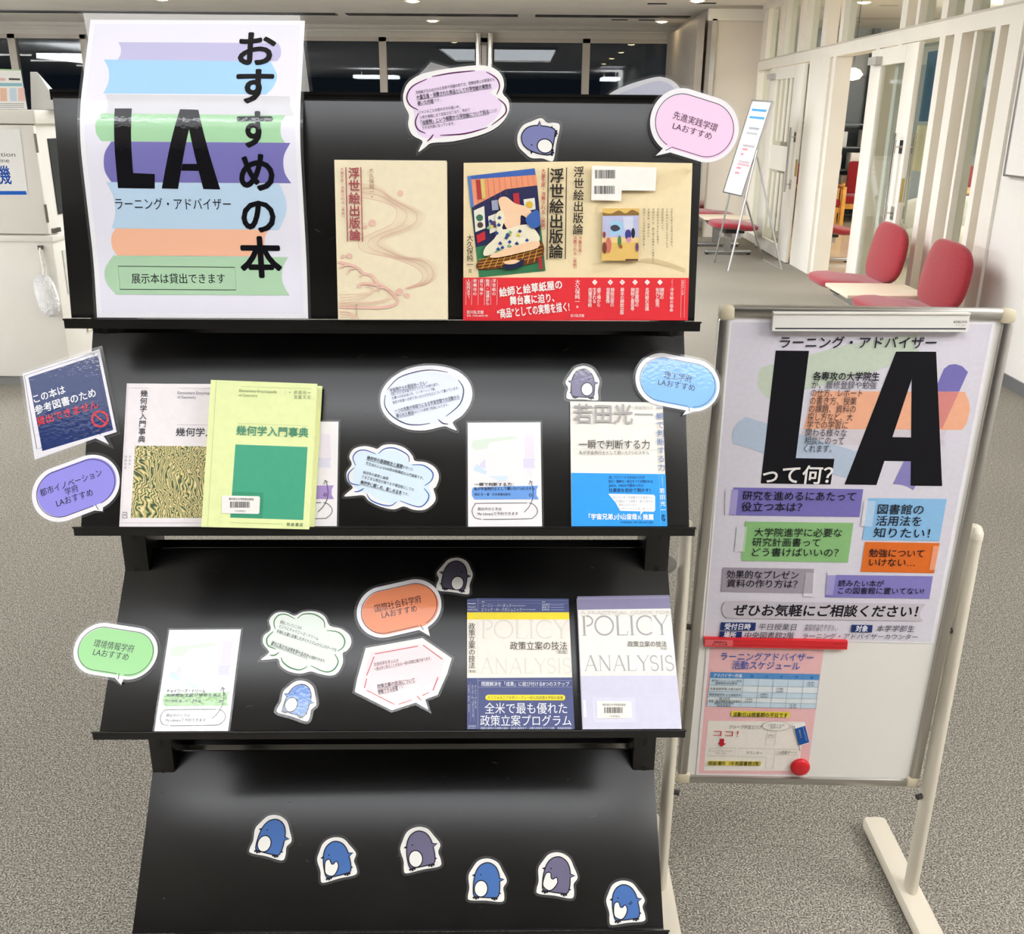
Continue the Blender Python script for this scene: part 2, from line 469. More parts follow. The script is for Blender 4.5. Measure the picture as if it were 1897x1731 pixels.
    def emit_poly(s, mb, M, p, n, th):
        bm = bmesh.new(); vs = [bm.verts.new((q[0], q[1], n)) for q in p]
        try: bm.faces.new(vs)
        except ValueError: bm.free(); return
        if th > 0:
            r = bmesh.ops.extrude_face_region(bm, geom=bm.faces[:])
            for v in r['geom']:
                if isinstance(v, bmesh.types.BMVert): v.co.z -= th
        bmesh.ops.recalc_face_normals(bm, faces=bm.faces)
        if th <= 0:
            for f in bm.faces:
                if f.normal.z < 0: f.normal_flip()
        s.flush(mb, M, bm)

    def flush(s, mb, M, bm):
        bmesh.ops.triangulate(bm, faces=bm.faces[:])
        if s.cuts:
            for v in s.cuts:
                bmesh.ops.bisect_plane(bm, geom=bm.verts[:] + bm.edges[:] + bm.faces[:], plane_co=(0, v, 0), plane_no=(0, 1, 0), dist=1e-7)
        for v in bm.verts: v.co = s.inv @ s.S.pt(v.co.x, v.co.y, v.co.z)
        mb.bm(bm, M, None, s.cuts is not None)

    def done(s, extra=None):
        mb = MB()
        for M, p, n, th in s.polys:
            if th < 0:
                if s.cuts: s.emit_poly(mb, M, p, n, 0)
                else: mb.add([s.inv @ s.S.pt(q[0], q[1], n) for q in p], [[0, 1, 2, 3]], M)
            else: s.emit_poly(mb, M, p, n, th)
        mb.build(s.partname, s.root)
        if s.txt:
            mb = MB(); ly = s.layer + s.step
            for M, out, fs in s.txt:
                if s.cuts:
                    bm = bmesh.new(); vv = [bm.verts.new((q[0], q[1], ly + q[2])) for q in out]
                    for f in fs:
                        try: bm.faces.new([vv[i] for i in f])
                        except ValueError: pass
                    s.flush(mb, M, bm)
                else: mb.add([s.inv @ s.S.pt(q[0], q[1], ly + q[2]) for q in out], fs, M)
            mb.build('lettering', s.root)
        for nm, M, p, n, th in s.parts:
            mb = MB(); s.emit_poly(mb, M, p, n, th); mb.build(nm, s.root)
        return s.root

    def slab(s, name, m, quad, n1, n2, local=False):
        """a block between two heights above the surface, as its own child"""
        p = quad if local else s.LL(quad)
        if area(p) < 0: p = p[::-1]
        s.parts.append((name, m, p, n2, n2 - n1)); return s


def zone(x0, y0, k): return (x0, y0, k)


A1, A2, A3, A4, A5, A6 = (0, 0, 2.792), (560, 0, 4.311), (960, 0, 4.311), (1280, 0, 2.984), (600, 280, 5.092), (840, 280, 4.124)
B1, B2, B3, B4, B5, B6, B7, B8 = (30, 580, 4.327), (210, 680, 4.412), (620, 650, 4.7425), (1000, 640, 4.944), (120, 1000, 4.328), (460, 1020, 4.311), (840, 1080, 4.124), (440, 1480, 2.371)
C1, C2, C3, C4, C6 = (1280, 560, 3.0746), (1280, 880, 3.648), (1260, 1130, 3.952), (1180, 980, 2.3054), (1280, 130, 4.44)
PX = (0, 0, 1)
# ================================================================== ROOM
XR, YB, ZC, XL, YF = 3.016, 17.3, 2.9, -20.0, -9.0
CREAM, WHITE = mat('ece8de', 'enamel'), mat('e4e0d8', 'wall')
PIER = mat('d8d0c4', 'wall')
# lamps of the ceiling first, with fill lights added among them
LAMPW = mat('fafcff', 'emit', s=COFFER); TUBEM = mat('fffaf2', 'emit', s=TUBE); DOWNM = mat('ffe2b0', 'emit', s=DOWN); ROOMW = mat('f6f9ff', 'emit', s=HALL); HALLM = mat('fafcff', 'emit', s=7.0); NEARM = mat('fbfbff', 'emit', s=3.0); SIDEM = mat('fbfcff', 'emit', s=SIDE); STRIPM = mat('fafcff', 'emit', s=STRIP); LNGM = mat('fff8ee', 'emit', s=LOUNGE)


def coffer(label, x0, x1, y0, y1, m, tube=None):
    o = empty('ceiling_light', label, 'ceiling light', ((x0 + x1) / 2, (y0 + y1) / 2, ZC), group='recessed ceiling lights'); cx, cy = (x1 - x0) / 2, (y1 - y0) / 2
    f = MB(); f.box(-cx - .06, cx + .06, -cy - .06, -cy, -.05, 0, CREAM); f.box(-cx - .06, cx + .06, cy, cy + .06, -.05, 0, CREAM)
    f.box(-cx - .06, -cx, -cy, cy, -.05, 0, CREAM); f.box(cx, cx + .06, -cy, cy, -.05, 0, CREAM); f.build('frame', o)
    p = MB(); p.add([(-cx, -cy, -.012), (-cx, cy, -.012), (cx, cy, -.012), (cx, -cy, -.012)], [[0, 1, 2, 3]], m); p.build('diffuser', o)
    if tube is not None:
        t = MB(); t.box(-cx + .1, cx - .1, tube[0] - (y0 + y1) / 2, tube[1] - (y0 + y1) / 2, -.03, -.016, STRIPM); t.build('fluorescent_strip', o)
    return o


def fill_light(label, x0, x1, y0, y1, m=None, z=0):  # added fill light: a glowing box hung below the ceiling
    o = empty('ceiling_light', label, 'ceiling light', ((x0 + x1) / 2, (y0 + y1) / 2, ZC), group='added fill light boxes'); cx, cy = (x1 - x0) / 2, (y1 - y0) / 2
    MB().box(-cx, cx, -cy, cy, -.30 - z, -.20 - z, m or ROOMW).build('diffuser_box', o)
    for x in (-cx * .7, cx * .7): MB().tube([(x, 0, -.2 - z), (x, 0, 0)], .006, CREAM, 8).build('hanger', o)
    return o


coffer('wide luminous ceiling panel with a bright strip, above the book display', -2.7, 1.7, -.8, .55, LAMPW, (-.36, -.24))
coffer('long luminous ceiling coffer over the carpet behind the display', -1.9, .6, 6.6, 12.0, HALLM)
for x, y in ((-12, -3.0), (-11, .8), (-10.2, 4.5), (-9.4, 8.0)): fill_light('added fill light box on the left side of the hall', x, x + 3.4, y, y + .6)  # out of view, added to brighten the hall and its ceiling
fill_light('added fill light box along the right wall beside the photographer', 2.4, 2.95, -.5, .9, SIDEM)  # added frontal light for the shelves and the whiteboard
fill_light('added fill light box to the left of the photographer', -5.6, -4.2, -.2, .7, SIDEM)  # second frontal light, added on the left for the shelves
coffer('small fill light panel added along the right wall ahead of the whiteboard', 2.1, 2.8, 2.6, 4.8, NEARM)  # added panel, lights the near-facing reveals of the glazed wall
fill_light('added fill light box farther left near the windows', -10.5, -9.2, 9.0, 12.0)  # extra unseen box, added to lift the far ceiling
for i, y in enumerate((8, 5, 2, -1.5, -5)):
    o = empty('fluorescent_lamp', 'slim fluorescent strip lamp on the far left ceiling', 'lamp', (-13.2, y, ZC), group='strip lamps on the far left ceiling')
    MB().box(-.75, .75, -.05, .05, -.03, 0, CREAM).build('housing', o)
    MB().tube([(-.72, 0, -.05), (.72, 0, -.05)], .02, TUBEM, 8).build('tube', o)
DL = [(-1.45, 13.6), (2.06, 13.3), (2.0, 16.2), (2.1, 10.6), (2.1, 8.0), (2.1, 5.2), (-4.6, 13.6), (-1.45, 16.4)]
for i, (x, y) in enumerate(DL):
    o = empty('downlight', ['warm round downlight in the ceiling above the left window panes', 'warm round downlight in the ceiling right of centre, nearer one', 'warm round downlight close to the back windows at right'][i] if i < 3 else 'warm round downlight in the corridor ceiling', 'downlight', (x, y, ZC), group='round downlights')
    MB().lathe([(.075, -.004), (.10, -.012), (.10, 0), (.075, 0), (.075, -.004)], CREAM).build('trim_ring', o)
    MB().lathe([(0, -.03), (.06, -.02), (.078, -.002)], DOWNM).build('lamp_lens', o)


def st(name, mb): o = mb.build(name, None, 'structure'); return o


F = MB(); F.add([(XL, YF, 0), (XR + .06, YF, 0), (XR + .06, YB, 0), (XL, YB, 0), (XL, YF, -.05), (XR + .06, YF, -.05), (XR + .06, YB, -.05), (XL, YB, -.05)], [[0, 1, 2, 3], [7, 6, 5, 4], [0, 4, 5, 1], [1, 5, 6, 2], [2, 6, 7, 3], [3, 7, 4, 0]], mat('a4a49b', 'carpet')); st('floor', F)
st('floor_lounge', MB().box(XR + .06, 9, YF, YB, -.05, 0, mat('cdbfa6', 'vinyl')))
CE = MB(); CE.box(XL, 9, YF, YB + .1, ZC, ZC + .1, mat('f0ede8', 'wall')); st('ceiling', CE)
# linear slots in the ceiling close to the windows, small diffuser slits
sl = MB(); DK = mat('24262a', 'plastic')
for x0, x1 in ((-9, -2.75), (-2.6, -.15), (.1, 2.3)): sl.box(x0, x1, 15.35, 15.62, ZC - .012, ZC - .001, DK)
st('trim_1', sl)
for x, y in ((1.62, 13.7), (2.22, 13.6), (1.35, 16.0), (1.75, 16.0)):
    o = tag(MB().box(-.12, .12, -.02, .02, -.012, 0, DK).build('air_slit'), 'dark narrow air slit in the ceiling near the downlights', 'air vent', 'air slits in the ceiling'); o.location = (x, y, ZC)
st('wall_left', MB().box(XL - .1, XL, YF, YB, 0, ZC, WHITE)); st('wall_rear', MB().box(XL, 9, YF - .1, YF, 0, ZC, mat('35322f', 'wall')))
# window wall at the back
HD = mat('c9c4bb', 'enamel')
st('wall_back', MB().box(XL, 2.6, YB, YB + .12, 0, .9, WHITE).box(XL, 2.6, YB, YB + .12, 2.72, ZC, HD).box(XL, 2.6, YB - .05, YB + .02, 2.80, 2.83, HD).box(XL, -9.9, YB, YB + .12, .9, 2.72, WHITE))
GL = mat('e8eef2', 'glass', f0=.034); FR = mat('bdb5aa', 'enamel')
mul = [-9.9, -8.38, -7.2, -5.6, -4.0, -2.35, -.70, .945, 2.6]
for i in range(len(mul) - 1):
    a, b = mul[i], mul[i + 1]; fw = .06; o = bpy.data.objects.new(f'window_{i + 1}', None); COL.objects.link(o); o['kind'] = 'structure'; o.location = (0, YB, 0)
    f = MB(); f.box(a, a + fw, .0, .1, .9, 2.72, FR); f.box(b - fw, b, 0, .1, .9, 2.72, FR); f.box(a, b, 0, .1, .9, .97, FR); f.box(a, b, 0, .1, 2.655, 2.72, FR); f.build('frame', o)
    MB().box(a + fw, b - fw, .05, .056, .97, 2.655, GL).build('pane', o)
ch = MB(); CHR = mat('d8d8d6', 'chrome')
for x in (-.80, -.60): ch.tube([(x, YB - .1, 0), (x, YB - .1, 2.78)], .052, CHR, 20)
ch.box(-.74, -.66, YB - .12, YB - .08, 0, 2.6, mat('cfcac2', 'plastic')); st('column_1', ch)
c2 = MB(); c2.box(2.24, 2.34, 14.3, YB, 0, 2.78, FR); c2.box(2.36, 2.42, 13.86, 14.2, 0, 2.74, CHR); st('trim_2', c2)
st('column_2', MB().box(2.40, XR, 13.9, YB, 0, ZC, PIER)); st('trim_3', MB().box(2.30, XR, 13.86, 13.9, 2.72, 2.86, mat('e2dfd6', 'enamel')))
# right hand wall: solid near part, glazed part further on
st('wall_right', MB().box(XR, XR + .14, YF, 6.58, 0, ZC, mat('e9e6e0', 'wall')))
st('baseboard_right', MB().box(XR - .012, XR, YF, 6.5, 0, .075, mat('6f7072', 'plastic')))
G = MB(); x0, x1 = XR - .02, XR + .14
G.box(x0, x1, 6.58, 14.0, 2.13, 2.25, CREAM); G.box(x0, x1, 6.58, 14.0, 2.84, ZC, CREAM)
for a, b in ((6.58, 6.76), (6.88, 6.95), (7.47, 7.60), (7.76, 7.86), (8.64, 8.72), (9.16, 9.26), (10.42, 10.52), (10.62, 11.36), (12.98, 13.08), (13.84, 14.0)): G.box(x0, x1, a, b, 0, 2.13, CREAM)
for a, b in ((7.3, 7.34),): G.box(x0 + .03, x1 - .03, a, b, .1, 2.13, CREAM)
for a, b in ((6.58, 6.95), (7.42, 7.55), (7.84, 7.95), (8.40, 8.46), (8.67, 8.80), (10.38, 10.48), (10.95, 11.10), (11.70, 11.80), (11.95, 12.05), (12.66, 12.76), (12.9, 13.0), (13.62, 14.0)): G.box(x0 + .02, x1 - .02, a, b, 2.25, 2.84, CREAM)
for a, b in ((6.76, 7.47), (7.86, 8.64), (13.08, 13.84)): G.box(x0, x1, a, b, 0, .10, CREAM)
G.box(x0 - .004, x0 + .01, 6.6, 14.0, 2.236, 2.25, mat('c8c2b6', 'enamel')); st('wall_glazed', G)
GC = mat('f4f8f6', 'glass', f0=.03); n = 9
for a, b, z0, z1 in ((6.95, 7.42, 2.25, 2.84), (7.55, 7.84, 2.25, 2.84), (7.95, 8.40, 2.25, 2.84), (8.80, 10.38, 2.25, 2.84), (11.10, 11.70, 2.25, 2.84), (12.05, 12.66, 2.25, 2.84), (13.0, 13.62, 2.25, 2.84), (6.95, 7.30, .1, 2.13), (7.86, 8.64, .1, 2.13), (13.08, 13.84, .1, 2.13)):
    st(f'window_{n}', MB().box(XR + .055, XR + .061, a, b, z0, z1, GC)); n += 1


def glass_door(nm, y0, y1, M, gx0, gx1, hingeside, handles):
    """leaf in its own frame: x along the width from the hinge, y the thickness, z up"""
    o = bpy.data.objects.new(nm, None); COL.objects.link(o); o['kind'] = 'structure'; o.matrix_world = M; wd = y1 - y0
    f = MB(); f.box(0, gx0, -.02, .02, .01, 2.11, CREAM, bev=.003); f.box(gx1, wd, -.02, .02, .01, 2.11, CREAM, bev=.003); f.box(gx0, gx1, -.02, .02, .01, .16, CREAM); f.box(gx0, gx1, -.02, .02, 1.98, 2.11, CREAM)
    f.build('door_leaf', o); MB().box(gx0, gx1, -.003, .003, .16, 1.98, GC).build('door_glass', o)
    for s in handles:
        h = MB(); hx = wd - .10; h.tube([(hx, s * .075, .78), (hx, s * .075, 1.46)], .014, CHR)
        for z in (.86, 1.36): h.tube([(hx, s * .02, z), (hx, s * .075, z)], .009, CHR); h.box(hx - .03, hx + .05, s * .02, s * .024, z - .05, z + .05, CHR)
        h.build('pull_handle', o)
    MB().box(wd - .002, wd + .002, -.012, .012, .95, 1.13, mat('b8a46a', 'metal')).build('lock_plate', o)
    MB().box(.1, .32, -.075, -.02, 1.99, 2.05, mat('b9b7b2', 'plastic')).build('door_closer', o)
    return o


# far leaf, shut; near leaf swung open into the corridor
d1 = glass_door('door_1', 0, 1.58, Matrix.Translation((XR - .05, 12.96, 0)) @ Matrix.Rotation(-pi / 2, 4, 'Z'), .35, 1.18, 1, (-1,))
m = MB()
for x in (.55, .78, .98):
    m.box(x, x + .035, -.014, .014, .3, .95, CREAM); m.box(x, x + .035, -.014, .014, 1.3, 1.98, CREAM)
m.box(.35, 1.18, -.014, .014, .98, 1.25, CREAM); m.build('slat_panel', d1)
ha = Vector((XR - .05, 9.2)); fr = Vector((2.93, 8.02)); dv = fr - ha
glass_door('door_2', 0, dv.length, Matrix.Translation((ha.x, ha.y, 0)) @ Matrix.Rotation(atan2(dv.y, dv.x), 4, 'Z'), .30, .90, 1, (-1, 1))
# lounge shell
st('wall_lounge_back', MB().box(XR + .14, 9, YB, YB + .1, 0, ZC, mat('b4bec4', 'wall'))); st('wall_lounge_right', MB().box(9, 9.1, YF, YB, 0, ZC, mat('c0c8cc', 'wall')))
st('wall_lounge_front', MB().box(XR + .14, 9, 3.0, 3.1, 0, ZC, WHITE))
lb = MB(); DG = mat('50585e', 'plastic')
lb.box(4.6, 4.72, YB - .12, YB, 0, ZC, mat('6d757a', 'enamel')); lb.box(5.5, 5.6, YB - .12, YB, 0, ZC, mat('6d757a', 'enamel')); lb.box(4.72, 5.5, YB - .03, YB, 0, 2.2, mat('5f6a72', 'plastic')); st('trim_4', lb)
fill_light('added fill light box of the lounge, farther one', 5.4, 7.8, 12.4, 13.0, LNGM); fill_light('added fill light box of the lounge, nearer one', 5.4, 7.8, 8.2, 8.8, LNGM)  # both added to brighten the lounge behind the glass
p = at_y(1580, 138, 13.0); o = empty('pendant_lamp', 'warm glowing round pendant lamp hanging in the lounge beyond the open door', 'pendant lamp', (p.x, p.y, p.z))
MB().lathe([(0, -.07), (.08, -.05), (.115, 0), (.08, .05), (.02, .075), (0, .075)], mat('ffd79a', 'emit', s=9.0)).build('globe', o); MB().tube([(0, 0, .07), (0, 0, ZC - p.z)], .006, DG).build('cord', o)
# book shelves with boxes at the end of the lounge
bs = empty('bookcase', 'grey open bookcase at the end of the lounge seen through the door', 'bookcase', (5.15, 16.9, 0)); f = MB(); SH = mat('7b868c', 'enamel')
for x in (-.75, .75): MB().box(x - .015, x + .015, -.18, .18, 0, 1.5, SH).build('side_panel', bs)
for k in range(5): f.box(-.74, .74, -.18, .18, .05 + k * .35, .07 + k * .35, SH)
f.build('shelf', bs)
bx = [(-.5, 1.12), (-.15, 1.12), (.35, 1.12), (-.55, .77), (-.2, .77), (.2, .77), (.55, .77), (-.45, .42), (.1, .42), (.5, .42)]
for i, (x, z) in enumerate(bx):
    o = tag(MB().box(-.13, .13, -.12, .12, 0, .2 + .03 * (i % 3), mat(('e8e8e4', 'cfd6da', 'f2f0ea')[i % 3], 'enamel'), bev=.006).build('file_box'), 'pale file box on the grey bookcase beyond the open door', 'box', 'file boxes on the lounge bookcase'); o.location = (5.15 + x, 16.85, z)
RED, REDD = mat('96242f', 'fabric'), mat('9c1722', 'fabric'); SILV, BEIGE = mat('b9bbbd', 'metal'), mat('e6d8c2', 'enamel'); BLK = mat('1a1a1c', 'plastic')


def armchair(x, y, rz, label):
    o = empty('armchair', label, 'armchair', (x, y, 0), rz, 'red armchairs in the lounge'); WD = mat('d69a45', 'wood')
    MB().box(-.30, .30, -.30, .25, .30, .42, REDD, bev=.04).build('seat', o)
    MB().box(-.29, .29, -.06, .06, 0, .56, REDD, Matrix.Translation((0, .27, .36)) @ Matrix.Rotation(-.2, 4, 'X'), bev=.05).build('backrest', o)
    for s in (-1, 1):
        a = MB(); a.box(s * .33 - .03, s * .33 + .03, -.34, .32, .56, .60, WD, bev=.012); a.build('armrest', o)
        for yy in (-.31, .27): MB().box(s * .33 - .028, s * .33 + .028, yy - .03, yy + .03, 0, .565, WD, bev=.008).build('leg', o)
    MB().box(-.33, .33, -.30, -.26, .22, .30, WD).build('front_rail', o)


armchair(4.42, 15.55, -.12, 'red armchair with wooden arms facing the open doorway, left one'); armchair(5.32, 16.15, -.3, 'red armchair with wooden arms partly hidden by the open door')
armchair(6.4, 15.0, -.5, 'red armchair behind the round table in the lounge, left one'); armchair(7.4, 14.3, -.5, 'red armchair behind the round table in the lounge, right one')
o = empty('round_table', 'round wooden topped table in the lounge seen through the window', 'table', (5.75, 13.1, 0)); MB().lathe([(0, .68), (.5, .68), (.52, .69), (.52, .705), (.5, .715), (0, .715)], mat('d2a868', 'wood'), 36).build('tabletop', o)
MB().tube([(0, 0, .02), (0, 0, .69)], .03, mat('e8e6e2', 'enamel')).build('pedestal', o); MB().lathe([(0, 0), (.28, 0), (.28, .015), (.04, .04), (0, .04)], mat('e8e6e2', 'enamel'), 32).build('base', o)
o = empty('sofa', 'low white rounded sofa in the lounge behind the window glass', 'sofa', (5.1, 11.6, 0)); MB().pad(.75, .40, .19, .5, .45, mat('e9e6de', 'fabric'), Matrix.Translation((0, 0, .21))).build('seat', o)
MB().pad(.75, .16, .25, .6, .5, mat('e9e6de', 'fabric'), Matrix.Translation((0, .34, .47))).build('backrest', o)
# notices stuck on the glass beside the open leaf
q = tag(MB().box(0, .004, -.10, .10, 1.18, 1.52, mat('f1efd0', 'paper')).build('notice_sheet'), 'pale yellow notice sheet on the glass right of the open door', 'notice'); q.location = (XR + .05, 8.15, 0)
q = tag(MB().box(0, .004, -.12, .12, 1.55, 2.05, mat('5d86a8', 'paper')).build('notice_sheet'), 'tall blue notice sheet on the glass above the yellow one', 'notice'); q.location = (XR + .05, 8.12, 0)


def seat_pad(o, x, y, z, name='seat'):
    MB().pad(.27, .31, .042, .55, .55, RED, Matrix.Translation((x, y, z - .04)), warp=lambda v: Vector((v.x, v.y, v.z - .06 * (v.x + .27) * (1 if v.x > 0 else .2)))).build(name, o)
    MB().box(x - .10, x + .12, y - .10, y + .10, z - .14, z - .07, BLK).build('seat_bracket', o)


def bench(label, x, y, dy, backs, xt=0.08, z=.43, beam=True, last=True, table=True):
    o = empty('waiting_bench', label, 'bench', (x, y, 0), 0, 'red waiting benches'); ys = [-dy, dy] if last else [0]
    for yy in ys:
        seat_pad(o, 0, yy, z)
        if backs:
            Mx = Matrix.Translation((.25, yy + .03, z + .17)) @ Matrix.Rotation(.16, 4, 'Y')
            MB().pad(.045, .34, .225, .6, .62, RED, Mx, warp=lambda v: Vector((v.x + .35 * v.y * v.y, v.y * (1 - .35 * max(0, v.z)), v.z))).build('backrest', o)
            MB().tube([(.20, yy, z - .12), (.305, yy, z + .02), (.315, yy, z + .1)], .02, BLK).build('back_support', o)
    if table: t = MB(); t.box(-.26, .32, -.27, .27, z - .045, z - .018, BEIGE, bev=.006); t.build('table_top', o)
    y0, y1 = ys[0] - .2, ys[-1] + .2
    MB().box(-.04, .06, y0, y1, z - .19, z - .13, SILV).build('beam', o)
    for yy in ([ys[0] + .28, ys[-1] - .28] if last else [0]):
        l = MB(); l.box(-.035, .045, yy - .03, yy + .03, .04, z - .16, SILV); l.box(-.26, .30, yy - .03, yy + .03, .015, .05, SILV, bev=.01); l.build('leg', o)
        l = MB(); l.lathe([(0, 0), (.025, 0), (.025, .016), (0, .016)], BLK, 12, Matrix.Translation((-.23, yy, 0))); l.lathe([(0, 0), (.025, 0), (.025, .016), (0, .016)], BLK, 12, Matrix.Translation((.27, yy, 0))); l.build('foot', o)
    return o


bench('red two-seat bench with backrests and a beige table, against the right glass wall', 2.50, 7.16, .56, True)
bench('red backless two-seat bench with a beige table before the far beige pier', 2.42, 12.5, .66, False)
bench('red backless seat just inside the lounge doorway', 3.42, 11.55, .3, False, last=False, table=False)
# framed sign on the near right wall
S = Plane((XR - .02, 6.47, 1.27), (0, -1, 0), (0, 0, 1)); o = empty('wall_sign', 'white notice board with grey frame on the right wall, cut by the photo edge', 'sign', (XR - .03, 6.1, 1.25))
MB().box(.0, .018, -.36, .36, 0, .85, mat('efece8', 'enamel')).build('panel', o); f = MB()
for a in ((-.375, -.36, -.01, .86), (.36, .375, -.01, .86), (-.375, .375, -.012, .0), (-.375, .375, .85, .862)): f.box(-.006, .028, a[0], a[1], a[2], a[3], mat('b4b3b0', 'metal'))
f.build('frame', o)
# easel with a flip board in the corridor
o = empty('easel_board', 'tall narrow whiteboard on a silver folding easel in the corridor', 'easel', (2.42, 11.2, 0)); AL = mat('c9cacc', 'metal')
tl, tr, bl, br = (at_y(1389, 189, 11.42), at_y(1424, 189, 11.12), at_y(1347, 354, 11.30), at_y(1379, 364, 10.95)); B = Vector((2.42, 11.2, 0))
U = ((tr - tl) + (br - bl)).normalized(); V = ((tl - bl) + (tr - br)).normalized(); N = U.cross(V).normalized(); V = N.cross(U)
cc = (tl + tr + bl + br) / 4 - B; hw = ((tr - tl).length + (br - bl).length) / 4; hh = ((tl - bl).length + (tr - br).length) / 4
MX = Matrix.Translation(cc) @ Matrix((U, V, N)).transposed().to_4x4()
MB().box(-hw, hw, -hh, hh, -.012, 0, mat('f0f1f2', 'plastic'), MX).build('board', o); f = MB()
for a in ((-hw - .015, -hw, -hh, hh), (hw, hw + .015, -hh, hh), (-hw - .015, hw + .015, hh, hh + .015), (-hw - .015, hw + .015, -hh - .015, -hh)): f.box(a[0], a[1], a[2], a[3], -.02, .008, AL, MX)
f.build('frame', o); f = MB()
for y, c, a, b in ((.82, '4f9fd0', -.8, .75), (.66, '4f9fd0', -.8, .8), (.43, '9fa3a8', -.5, .6), (.32, 'b0b3b8', -.6, .6), (.05, 'b0a8ac', -.55, .7), (-.03, 'c98a92', -.5, .1), (-.14, 'd08a92', -.5, -.2), (-.3, 'b9a8b0', -.5, .7), (-.36, 'd3a0a8', -.5, .8), (-.44, 'c98a92', -.5, .0), (-.55, 'd08a92', -.5, .0)):
    f.box(a * hw, b * hw, y * hh - .012, y * hh + .012, 0, .001, mat(c, 'ink'), MX)
f.build('written_lines', o)
for nm, a, b in (('front_leg', bl + (br - bl) * .12, at_z(1323, 487, 0)), ('front_leg', tr - (tr - tl) * .05, at_z(1349, 503, 0)), ('rear_leg', tr - N * .06 - V * .55, at_z(1447, 500, 0)), ('rear_leg', bl + (br - bl) * .8 - N * .04, at_z(1413, 481, 0))):
    MB().tube([a - B - N * .015, b - B], .011, AL, 10).build(nm, o)
f = MB(); f.tube([at_z(1323, 487, 0) * .6 + bl * .4 - B, at_z(1349, 503, 0) * .6 + br * .4 - B], .005, AL, 8); f.tube([at_z(1447, 500, .45) - B, at_z(1413, 481, .45) - B], .005, AL, 8); f.build('crossbar', o)

# book disinfection cabinet at the left
YM, XM = 5.74, -2.715; WH = mat('f0ede4', 'enamel')
o = empty('disinfection_cabinet', 'white metal book disinfection cabinet standing at the left behind the display', 'cabinet', (-3.1, YM + .35, 0)); OX, OY = -3.1, YM + .35
def bxm(nm, x0, x1, y0, y1, z0, z1, m, par=None, bev=0): return MB().box(x0 - OX, x1 - OX, y0 - OY, y1 - OY, z0, z1, m, bev=bev).build(nm, par or o)
bxm('lower_body', -3.5, XM, YM, YM + .7, .06, .87, WH, bev=.008); bxm('plinth', -3.46, XM - .04, YM + .03, YM + .66, 0, .06, mat('8d8d8a', 'plastic')); bxm('ledge', -3.51, XM + .01, YM - .012, YM + .7, .86, .895, WH, bev=.004)
bxm('upper_body', -3.5, XM - .02, YM + .03, YM + .69, .895, 1.50, WH); bxm('top_cover', -3.51, XM + .01, YM - .012, YM + .7, 1.50, 1.575, WH, bev=.008)
dr = bxm('door', -3.49, XM - .012, YM - .005, YM + .03, .905, 1.495, WH, bev=.004)
for z in (1.40, 1.02):
    h = MB(); h.tube([(XM - .006 - OX, YM - .01 - OY, z - .05), (XM - .006 - OX, YM - .01 - OY, z + .05)], .008, mat('8f8a80', 'metal'), 10); h.build('hinge', dr)
bxm('side_window', XM - .02, XM - .014, YM + .16, YM + .55, 1.0, 1.42, mat('262b2b', 'plastic')); bxm('catch', XM - .02, XM, YM + .05, YM + .13, .905, .93, mat('76736c', 'metal'))
bxm('side_panel', XM, XM + .006, YM + .10, YM + .5, .55, .80, mat('dcdcd2', 'enamel')); 
SM = Plane((XM, YM - .006, 0), (1, 0, 0), (0, 0, 1))
a = Art(SM, PX, 'cabinet_sign', 'white sign with blue characters on the front of the disinfection cabinet', 'sign', n0=.002); a.base('f6f5f2', [(-150, 240), (37, 240), (52, 363), (-150, 363)])
a.T('55534f', 'Book', (-75, 271), (-51, 271), latin=True).T('55534f', 'Disinfection', (-55, 286), (28, 286), h=10).T('55534f', 'Machine', (-30, 297), (17, 297), h=10)
a.T('2050a8', '書籍消毒機', (-122, 325), (20, 325), h=32, bold=.02).P('1d5fc0', [(-150, 354), (48, 354), (50, 361), (-150, 361)]).done()
S2 = Plane((-2.86, YM + .12, 1.577), (1, 0, 0), (0, .35, 1)); a = Art(S2, A1, 'instruction_stand', 'small printed instruction stand on top of the white cabinet', 'sign', n0=.0); a.base('f4f3ef', [(u_, max(v_, .001)) for u_, v_ in a.LL([(-160, 352), (105, 360), (140, 582), (-160, 592)])], th=.003, local=True)
a.P('a8cf98', [(-160, 353), (104, 360), (105, 366), (-160, 360)]).P('8fc0cc', [(-160, 428), (112, 430), (115, 446), (-160, 446)]).T('d04038', '000', (-2, 410), (28, 411), h=16).P('4a4a46', [(45, 404), (103, 406), (104, 416), (46, 414)])
for x, c in ((0, 'e8c0a8'), (50, 'c8dce8'), (92, 'ecc8c0')): a.P(c, [(x, 456), (x + 34, 456), (x + 38, 524), (x + 2, 524)])
for y in (536, 545, 555): a.K('8b8b88', [(-5, y), (125, y)], 3)
rt = a.done(); p8 = [(.05, .004, .0), (.22, .004, 0), (.22, .13, 0), (.05, .13, 0), (.05, .075, .20), (.09, .075, .20)]
MB().add([rt.matrix_world.inverted() @ (Vector((-2.86, YM + .125, 1.5765)) + Vector(p) + Vector((0, .05 if p[2] == 0 else .03, 0))) for p in p8], [[0, 3, 2, 1], [0, 1, 5, 4], [2, 3, 4, 5], [1, 2, 5], [3, 0, 4]], mat('d6d6d2', 'enamel')).build('support', rt)
